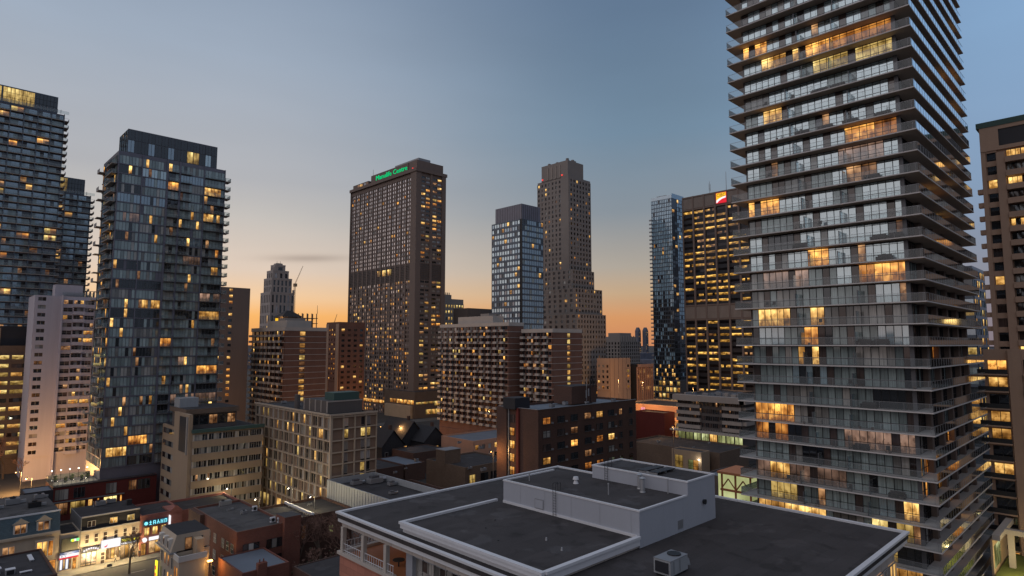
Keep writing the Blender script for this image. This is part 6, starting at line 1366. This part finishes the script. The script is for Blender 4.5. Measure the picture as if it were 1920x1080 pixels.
            m = MB(); [m.fbox(F, s + 2.15 + q * .22, s + 2.3 + q * .22, .52, .56, 4.08, 4.4, 'sign_yellow') for q in range(6)]; [m.fbox(F, s + .15 + q * .3, s + .36 + q * .3, .52, .56, 3.45, 3.8, 'sign_white') for q in range(10)]; m.build('small_lettering', B.root)
            B.win(F, s + .1, s + w3 - .3, .06, .3, 3.25, ['lit_shop', 'lit_gold', 'lit_shop', 'lit_shop'], (), 'slate_black', .1)
    B.done()
    # pink brick restaurant with the cyan sign
    P = (xd, Y - .6, 0); Wd = 8.6
    B = Bld('pink_brick_restaurant', 'pink brick restaurant with a cyan lit sign and a round white sign', 'restaurant', P, Wd, 12, 8.6, 'brick_pink', par=.4, near=True)
    m = MB(); m.fbox(F, .4, 5.6, .05, .4, 6.6, 7.8, 'board_teal'); m.build('sign_board', B.root)
    m = MB(); m.tube((.95, -.5, 7.2), (.95, -.41, 7.2), .38, .38, 'sign_cyan', 10)
    gl_ = ([(0, 0, .5, .12), (0, .5, .5, .62), (.18, 0, .3, .9)], [(0, 0, .12, .8), (.4, 0, .52, .8), (.1, .35, .42, .47), (0, .75, .5, .87)], [(.18, .4, .32, .9), (0, 0, .12, .45), (.38, 0, .5, .45), (.1, .4, .42, .52)], [(0, 0, .12, .85), (.1, .35, .5, .48), (.38, 0, .5, .85)], [(0, .7, .5, .85), (0, 0, .12, .7), (.25, .1, .5, .24), (.4, .2, .52, .7)])
    for q, g4 in enumerate(gl_):
        for (a, b, c_, d) in g4: m.fbox(F, 1.6 + q * .78 + a, 1.6 + q * .78 + c_, .42, .5, 6.78 + b, 6.78 + d, 'sign_cyan')
    m.build('sign_lettering', B.root)
    m = MB(); m.fbox(F, 5.7, 5.85, .05, 1.2, 6.0, 8.2, 'sign_white'); m.build('blade_sign', B.root)
    for s in (.7, 2.4, 4.1): B.win(F, s, s + 1.1, .05, 4.4, 6.2, ['lit_yellow', 'lit_gold'], (), 'brick_red', .1)
    m = MB(); m.tube((.8, -.6, 3.6), (.8, -.2, 3.6), .5, .5, 'sign_white', 14); m.fbox(F, 1.7, 4.6, .2, .5, 3.3, 4.0, 'sign_white'); m.build('sign', B.root)
    B.win(F, .2, 1.2, .05, .2, 2.8, ['lit_gold'], (), 'slate_black', .1); B.win(F, 1.8, 5.6, .05, .4, 3.1, ['lit_shop', 'lit_gold', 'lit_amber'], (), 'slate_black', .1)
    m = MB(); m.box(5.9, 8.5, -.3, 6, 8.6, 9.0, 'brick_pink'); m.poly([(5.9, -.31, 9.0), (8.5, -.31, 9.0), (7.2, -.31, 10.3)], 'brick_pink'); m.build('parapet_gable', B.root); B.done()
    a = (xd + 9, Y + 1.5, 0); block('orange_brick_backs', 'row of orange-lit brick walls running behind the corner mansard house', 'building', a, 14, 12, 8.2, 'brick_pink', 'roof_dark').done()
    for i, (x, y, e) in enumerate(((xc + 1.5, Y - 2, 420), (xc + 5, Y - 2.2, 520), (xc + 9, Y - 2.2, 520), (xb + 2, Y - 2, 260))): point((x, y, 3.4), (1, .72, .34), e * 2.1)
    # corner mansard house, near side of the street
    P = (36.7, 125.6, 0); Wd = 6.0; L = 8.6; B = Bld('corner_mansard_house', 'cream corner house with a black roof, mansard dormers and a small balcony terrace', 'house', P, Wd, L, 10.1, 'shop_cream', par=0, near=True)
    m = MB(); m.hexa([(-.6, 0, 10.4), (Wd, 0, 10.4), (Wd, L, 10.4), (-.6, L, 10.4), (.3, .0, 13.3), (Wd, 0, 13.3), (Wd, L, 13.3), (.3, L, 13.3)], 'shop_cream', 'slate_black'); m.build('mansard_roof', B.root)
    m = MB(); m.box(-.9, .3, -.3, L + .3, 10.1, 10.4, 'metal_grey'); m.build('cornice', B.root)
    for i in range(3): m = MB(); m.box(-.65, .2, 1 + i * 2.6, 2.1 + i * 2.6, 10.7, 12.5, 'white_trim'); m.build('dormer', B.root); B.win(('L', -.65, 1 + i * 2.6), .12, .98, .03, 10.9, 12.2, ['g_brown'], (), 'white_trim', .08)
    for j in range(3):
        for i in range(4): B.win(('L', 0, 0), .6 + i * 2.1, 1.3 + i * 2.1, .05, 7.2 - j * 3, 9.2 - j * 3, [R.choice(['g_brown', 'lit_amber', 'g_dark'])], (), 'white_trim', .08)
    B.win(('R', 0, 0), 1.7, 2.9, .05, 10.45, 12.6, ['lit_dim'], (), 'frame_dark', .12); B.win(('R', 0, 0), 4.2, 4.8, .05, 10.8, 12.4, ['g_black'], (), 'frame_dark', .08)
    m = MB(); m.box(0, 4.4, -3.0, -.01, 0, 9.4, 'shop_cream', 'roof_dark'); m.box(-.2, 4.6, -3.2, -3.0, 9.3, 10.3, 'white_trim'); m.box(-.2, 0, -3.0, -.05, 9.3, 10.3, 'white_trim'); m.box(3.1, 4.4, -2.0, -.02, 9.41, 12.4, 'beige'); m.build('balcony', B.root)
    for i in range(2): B.win(('L', 0, -3.0), .5 + i * 1.2, 1.3 + i * 1.2, .04, 5, 8.2, ['lit_amber'], (), 'frame_light', .08)
    B.done()
    r = thing('outdoor_lamp', 'warm flood lamp over the small yard right of the corner mansard house', 'lamp', (P[0] + 5.6, P[1] - 2.6, 0)); m = MB(); m.tube((0, 0, 0), (0, 0, 8.2), .06, .05, 'frame_dark'); m.build('post', r); m = MB(); m.box(-.7, .1, -.4, .2, 8.2, 8.4, 'lamp_sodium'); m.build('lamp_head', r); point((P[0] + 5.4, P[1] - 3.2, 7.9), (1, .5, .12), 420)
    m = MB(); m.box(0, .25, 0, .9, 0, 3.6, 'sign_yellow'); m.box(.02, .2, -.05, .95, -1.2, 0, 'board_blue'); m.box(-.02, .27, .15, .75, .8, 1.4, 'sign_red'); m.box(-.02, .27, .15, .75, 2.0, 2.7, 'sign_red')
    single(m, 'blade_sign', 'tall yellow-lit vertical sign hanging off the corner mansard house', 'sign', (P[0] - .5, P[1] + 8.7, 3.2))
    # dark flat roofs in the bottom left corner
    P = (6.5, 114.5, 0); B = block('cluttered_flat_roof', 'dark flat roof crowded with pale units in the bottom left corner', 'building', P, 11.2, 16, 14.2, 'brick_dark', 'roof_dark', par=.3); B.done()
    for i, (x, y, w_, l_, h, lab) in enumerate(((9.6, 121.2, 2.2, 1.0, .9, 'long pale unit on the bottom left roof, nearest the left edge'), (12.2, 119.6, 1.1, .9, .9, 'squarish pale unit right of the long one on the bottom left roof'), (13.8, 118.8, 1.4, .5, .4, 'low flat pale hatch on the bottom left roof'), (10.6, 126.4, 1.2, 1.0, 1.0, 'small grey duct near the back of the bottom left roof'), (15.6, 124.6, .5, 3.4, .35, 'long pale strip skylight along the right edge of the bottom left roof'))):
        m = MB(); m.box(0, w_, 0, l_, .1, h, 'galvanised'); m.box(-.04, w_ + .04, -.04, l_ + .04, h, h + .06, 'coping_white'); m.box(.1, w_ - .1, -.03, 0, .2, h - .1, 'frame_dark'); m.box(.1, w_ - .1, .1, l_ - .1, 0, .1, 'frame_dark')
        single(m, 'rooftop_unit', lab, 'rooftop unit', (x, y, 14.0 - .2 + .0))
    for i, (x, y, s, lab) in enumerate(((13.5, 174, 1.6, 'cluster duct unit at the left of the slate mansard building roof'), (17.2, 177, 1.8, 'large duct unit at the back of the slate mansard building roof'), (20.5, 171, 1.6, 'dark square unit in the middle of the slate mansard building roof'), (22.6, 180, 1.3, 'pale small unit in the far right corner of the slate mansard building roof'))):
        m = MB(); m.box(0, s * 1.4, 0, s, .12, s * .7, 'metal_grey' if i != 2 else 'frame_dark'); m.tube((s * .7, s * .5, s * .7), (s * .7, s * .5, s * .9), s * .3, s * .3, 'frame_dark', 10); m.box(s * 1.4, s * 2, s * .3, s * .6, .2, s * .45, 'galvanised'); m.box(.1, s, .1, s - .1, 0, .12, 'frame_dark')
        single(m, 'rooftop_unit', lab, 'rooftop unit', (x, y, 12.6))
    # houses and parking lit orange left of the red podium
    P = (16, 196, 0); block('dark_roof_shed', 'small dark shed-like building with a blue-grey roof, left of the red brick podium', 'building', (22.5, 197, 0), 6, 7, 11.0, 'black_panel', 'roof_blue', par=.2).done()
shops()
# ================================================================ PEOPLE ON THE PAVEMENT
def person(name_lab, x, y, rz, stride, coat, legs='cloth_dark'):
    V = {'pelvis': (0, 0, .95), 'chest': (0, 0, 1.28), 'neck': (0, 0, 1.5), 'head': (0, .02, 1.64), 'top': (0, .01, 1.76),
         'hl': (-.1, 0, .9), 'kl': (-.11, stride * .5, .5), 'al': (-.11, stride * .6 - .05, .08), 'tl': (-.11, stride * .6 + .12, .04),
         'hr': (.1, 0, .9), 'kr': (.11, -stride * .25, .5), 'ar': (.11, -stride * .75, .1), 'tr': (.11, -stride * .75 + .15, .04),
         'sl': (-.2, 0, 1.42), 'el': (-.26, -stride * .3, 1.14), 'wl': (-.25, -stride * .2 + .1, .9), 'sr': (.2, 0, 1.42), 'er': (.26, stride * .3, 1.14), 'wr': (.25, stride * .4 + .1, .92)}
    E = [('pelvis', 'chest'), ('chest', 'neck'), ('neck', 'head'), ('head', 'top'), ('pelvis', 'hl'), ('hl', 'kl'), ('kl', 'al'), ('al', 'tl'), ('pelvis', 'hr'), ('hr', 'kr'), ('kr', 'ar'), ('ar', 'tr'), ('chest', 'sl'), ('sl', 'el'), ('el', 'wl'), ('chest', 'sr'), ('sr', 'er'), ('er', 'wr')]
    rad = dict(pelvis=.15, chest=.17, neck=.06, head=.1, top=.07, hl=.1, hr=.1, kl=.06, kr=.06, al=.045, ar=.045, tl=.035, tr=.035, sl=.07, sr=.07, el=.05, er=.05, wl=.035, wr=.035)
    ks = list(V); me = bpy.data.meshes.new('person'); me.from_pydata([V[k] for k in ks], [(ks.index(a), ks.index(b)) for a, b in E], []); me.materials.append(MATS[coat])
    o = bpy.data.objects.new('person', me); COL.objects.link(o); md = o.modifiers.new('skin', 'SKIN')
    for i, k in enumerate(ks): me.skin_vertices[0].data[i].radius = (rad[k], rad[k]); me.skin_vertices[0].data[i].use_root = k == 'pelvis'
    ms = o.modifiers.new('sub', 'SUBSURF'); ms.levels = ms.render_levels = 2
    dg = bpy.context.evaluated_depsgraph_get(); dg.update(); m2 = bpy.data.meshes.new_from_object(o.evaluated_get(dg)); o.modifiers.clear(); o.data = m2
    m2.materials.clear(); [m2.materials.append(MATS[k]) for k in (coat, legs, 'skin')]
    for p in m2.polygons: z = p.center[2]; p.material_index = 1 if z < .86 else (2 if z > 1.5 or (z < .96 and abs(p.center[0]) > .2) else 0)
    o.location = (x, y, .14); o.rotation_euler.z = rz; o['label'] = name_lab; o['category'] = 'person'
    h = MB(); h.tube((0, -.02, 1.68), (0, -.02, 1.79), .118, .07, 'bark', 10); hh = h.build('hair', o)
a = atZ(247, 1046, 0)
person('person in a dark coat walking past the yellow-signed shop, left of the pair', a[0], SY - 1.6, 1.4, .5, 'cloth_dark')
person('person in a dark coat standing at the yellow-signed shop window, right of the pair', a[0] + 1.2, SY - 1.3, -1.2, .25, 'cloth_dark')
person('person in a pale jacket outside the big white sign', a[0] - 3.4, SY - 1.2, 1.7, .4, 'curtain')
m = MB(); m.box(0, .9, 0, .5, 0, .35, 'cloth_dark'); m.box(.1, .7, .05, .45, .35, .5, 'cloth_dark'); m.box(-.5, 0, .1, .4, 0, .2, 'curtain'); single(m, 'rubbish_bag', 'dark bag lying at the kerb in front of the bright shops', 'bag', (atZ(195, 1058, 0)[0], SY - 3.6, .14))
# ================================================================ TREES
def tree(lab, x, y, h, seed, dens=5, z0=0.0, group=None, spread=1.0, leafy=False):
    rr = random.Random(seed); r = thing('bare_tree', lab, 'tree', (x, y, z0), group); tk = MB(); cr = MB()
    def br(mb, p, d, ln, rad, lv):
        rad = max(rad, .034)
        q = tuple(p[i] + d[i] * ln for i in range(3)); mb.tube(p, q, rad, rad * .62, 'twig' if lv > 1 else 'bark', 5 if lv < 2 else 3, caps=False)
        if lv >= dens: return
        for _ in range(3 if lv < 3 else rr.choice((2, 3))):
            n = [d[i] * .75 + rr.uniform(-.75, .75) * spread for i in range(3)]; n[2] += .22; l = math.sqrt(sum(v * v for v in n)); n = [v / l for v in n]
            br(cr, q, n, ln * rr.uniform(.6, .8), rad * .55, lv + 1)
    br(tk, (0, 0, 0), (0, 0, 1), h * .3, h * .028, 0); tk.build('trunk', r); cr.build('crown', r)
    return r
a = atZ(246, 1079, 0)
tree('bare street tree in front of the bright cream shop building', a[0], a[1] + 1.5, 9.5, 5, 6)
for i, (x, y, h, lab) in enumerate(((60.0, 124.5, 10.5, 'bare dark tree against the red brick stair turret in the yard'), (64.5, 124.0, 11.5, 'tall bare tree in the middle of the dark yard left of the covered terrace'), (70.0, 123.0, 11.5, 'bare brown tree at the right of the yard nearest the corrugated parapet'), (59.5, 117.0, 8.5, 'small bare tree lowest in the yard behind the dark shed roof'), (66.0, 116.5, 10.5, 'bare brown tree in front, just left of the terrace corner column'), (71.5, 116.0, 9.5, 'bare tree tucked under the corner of the covered terrace'))):
    tree(lab, x, y, h * 1.22, 20 + i, 6, spread=1.1)
m = MB(); a = (69, 117); rr = random.Random(9)
for q in range(2600):
    x, y = rr.uniform(-8, 5), rr.uniform(-9, 8); z = abs(rr.gauss(0, 1.6)); s = rr.uniform(.1, .35); m.quad((x, y, z), (x + s, y + .1, z + s * .4), (x + s, y + s, z + s * .6), (x, y + s, z + .05), 'twig' if rr.random() < .6 else 'hedge')
o = m.build('undergrowth', kind='stuff'); o.location = (a[0] - 4, a[1] + 2, 0)
tree('large bare tree against the brown office block at the left edge', *atF(8, 850, 225)[:2], 17, 41, 6)
tree('bare tree beside the large one at the left edge', *atF(40, 860, 222)[:2], 10, 42, 5)
# ================================================================ STREET LAMPS
LAMP = [None]
def lamp(px, py, F, lab, e=900, col=(1, .5, .16), h=8, white=False):
    a = atF(px, py, F); loc = (a[0], a[1], 0); z = max(a[2], 3)
    r = thing('street_lamp', lab, 'street lamp', loc, 'street lamps between the buildings')
    m = MB(); m.tube((0, 0, 0), (0, 0, z), .11, .07, 'frame_grey', 8); m.tube((0, 0, z), (-1.2, -.6, z + .35), .05, .04, 'frame_grey', 6); m.build('post', r)
    m = MB(); m.tube((-1.1, -.5, z + .42), (-1.9, -.95, z + .30), .16, .22, 'frame_grey', 8); m.build('lamp_head', r); e = e * 1.7
    m = MB(); m.tube((-1.5, -.72, z + .22), (-1.5, -.72, z + .02), .24, .12, 'lamp_white' if white else 'lamp_sodium', 10); m.build('bulb', r)
    point((a[0] - 1.5, a[1] - .72, z - .15), col, e, None, .2)
for args in ((40, 885, 205, 'orange street lamp at the foot of the white apartment block, left of two', 6500), (60, 897, 200, 'orange street lamp at the corner of the white apartment block, right of two', 5500), (75, 940, 178, 'street lamp hidden low beside the shed left of the red podium', 1200),
             (717, 800, 285, 'orange street lamp nearest the cream-framed block below the grid tower', 3000), (753, 799, 262, 'orange street lamp left of the yellow-lit base of the grid tower', 900), (640, 800, 300, 'street lamp in the orange-lit gap left of the grid tower', 6000), (700, 790, 330, 'street lamp far along the orange avenue by the grid tower', 4000),
             (1160, 712, 320, 'orange street lamp at the foot of the peach block', 6000), (1205, 716, 315, 'orange street lamp at the foot of the white-framed block', 6000), (1300, 728, 300, 'street lamp between the blue glass tower and the bank tower', 4500), (1262, 800, 190, 'street lamp among the low roofs right of the dark brick block', 900),
             (925, 846, 150, 'orange street lamp at the left foot of the dark brick block', 500), (500, 860, 215, 'street lamp behind the tan office, beside the cream-framed block', 2200), (462, 800, 262, 'street lamp behind the tan ribbon office', 2500)):
    lamp(*args)
for args in ((487, 935, 165, 'white street lamp between the tan office and the cream-framed block', 420), (549, 914, 152, 'white lamp along the foot of the cream-framed block', 420), (590, 930, 147, 'white lamp by the entrance of the cream-framed block near the dark flat roofs', 420), (434, 915, 172, 'white lamp in front of the tan ribbon office', 300)):
    lamp(*args, col=(1, .8, .45), white=True)
for (px, py, F, e) in ((1415, 940, 108, 500), (700, 882, 170, 200), (872, 858, 128, 200), (130, 985, 150, 150)): pass
for i, (a, b) in enumerate([(x, y) for x in range(len(BOXES)) for y in range(x)]):
    A_, B_ = BOXES[a], BOXES[b]; ox = min(A_[2], B_[2]) - max(A_[1], B_[1]); oy = min(A_[4], B_[4]) - max(A_[3], B_[3])
    if ox > .3 and oy > .3: print('OVERLAP', A_[0], [round(v) for v in A_[1:5]], B_[0], [round(v) for v in B_[1:5]])

# roof clutter in the middle distance
rc = random.Random(12)
CL = []
for (px, py, z) in ((860, 832, 11), (900, 842, 11), (840, 858, 11.5), (880, 880, 11.5), (905, 884, 11.5), (1235, 830, 10), (1275, 822, 10), (1330, 832, 10), (1300, 840, 10), (760, 880, 6), (740, 888, 6), (780, 866, 8), (430, 958, 11.5), (455, 965, 11.5), (415, 950, 11.5), (545, 950, 9.8), (580, 948, 9.8), (1035, 764, 33), (1060, 760, 33), (1100, 757, 33), (1150, 753, 33), (530, 757, 29.6), (560, 762, 29.6), (200, 945, 10.45), (180, 950, 10.45)):
    a = atZ(px, py, z); s = rc.uniform(.5, 1.3); m = MB(); m.box(0, s * rc.uniform(1, 1.8), 0, s, .1, s * .8, 'metal_grey'); m.tube((s * .4, s * .5, s * .8), (s * .4, s * .5, s * 1.0), s * .28, s * .28, 'frame_dark', 8); m.box(.05, s, .05, s - .05, 0, .1, 'frame_dark'); m.tube((-.5, 0, 0), (-.5, 0, s), .06, .06, 'galvanised', 6)
    single(m, 'rooftop_unit', 'small grey fan unit on one of the dark low roofs in the middle distance', 'rooftop unit', a, 'small fan units on the low roofs')
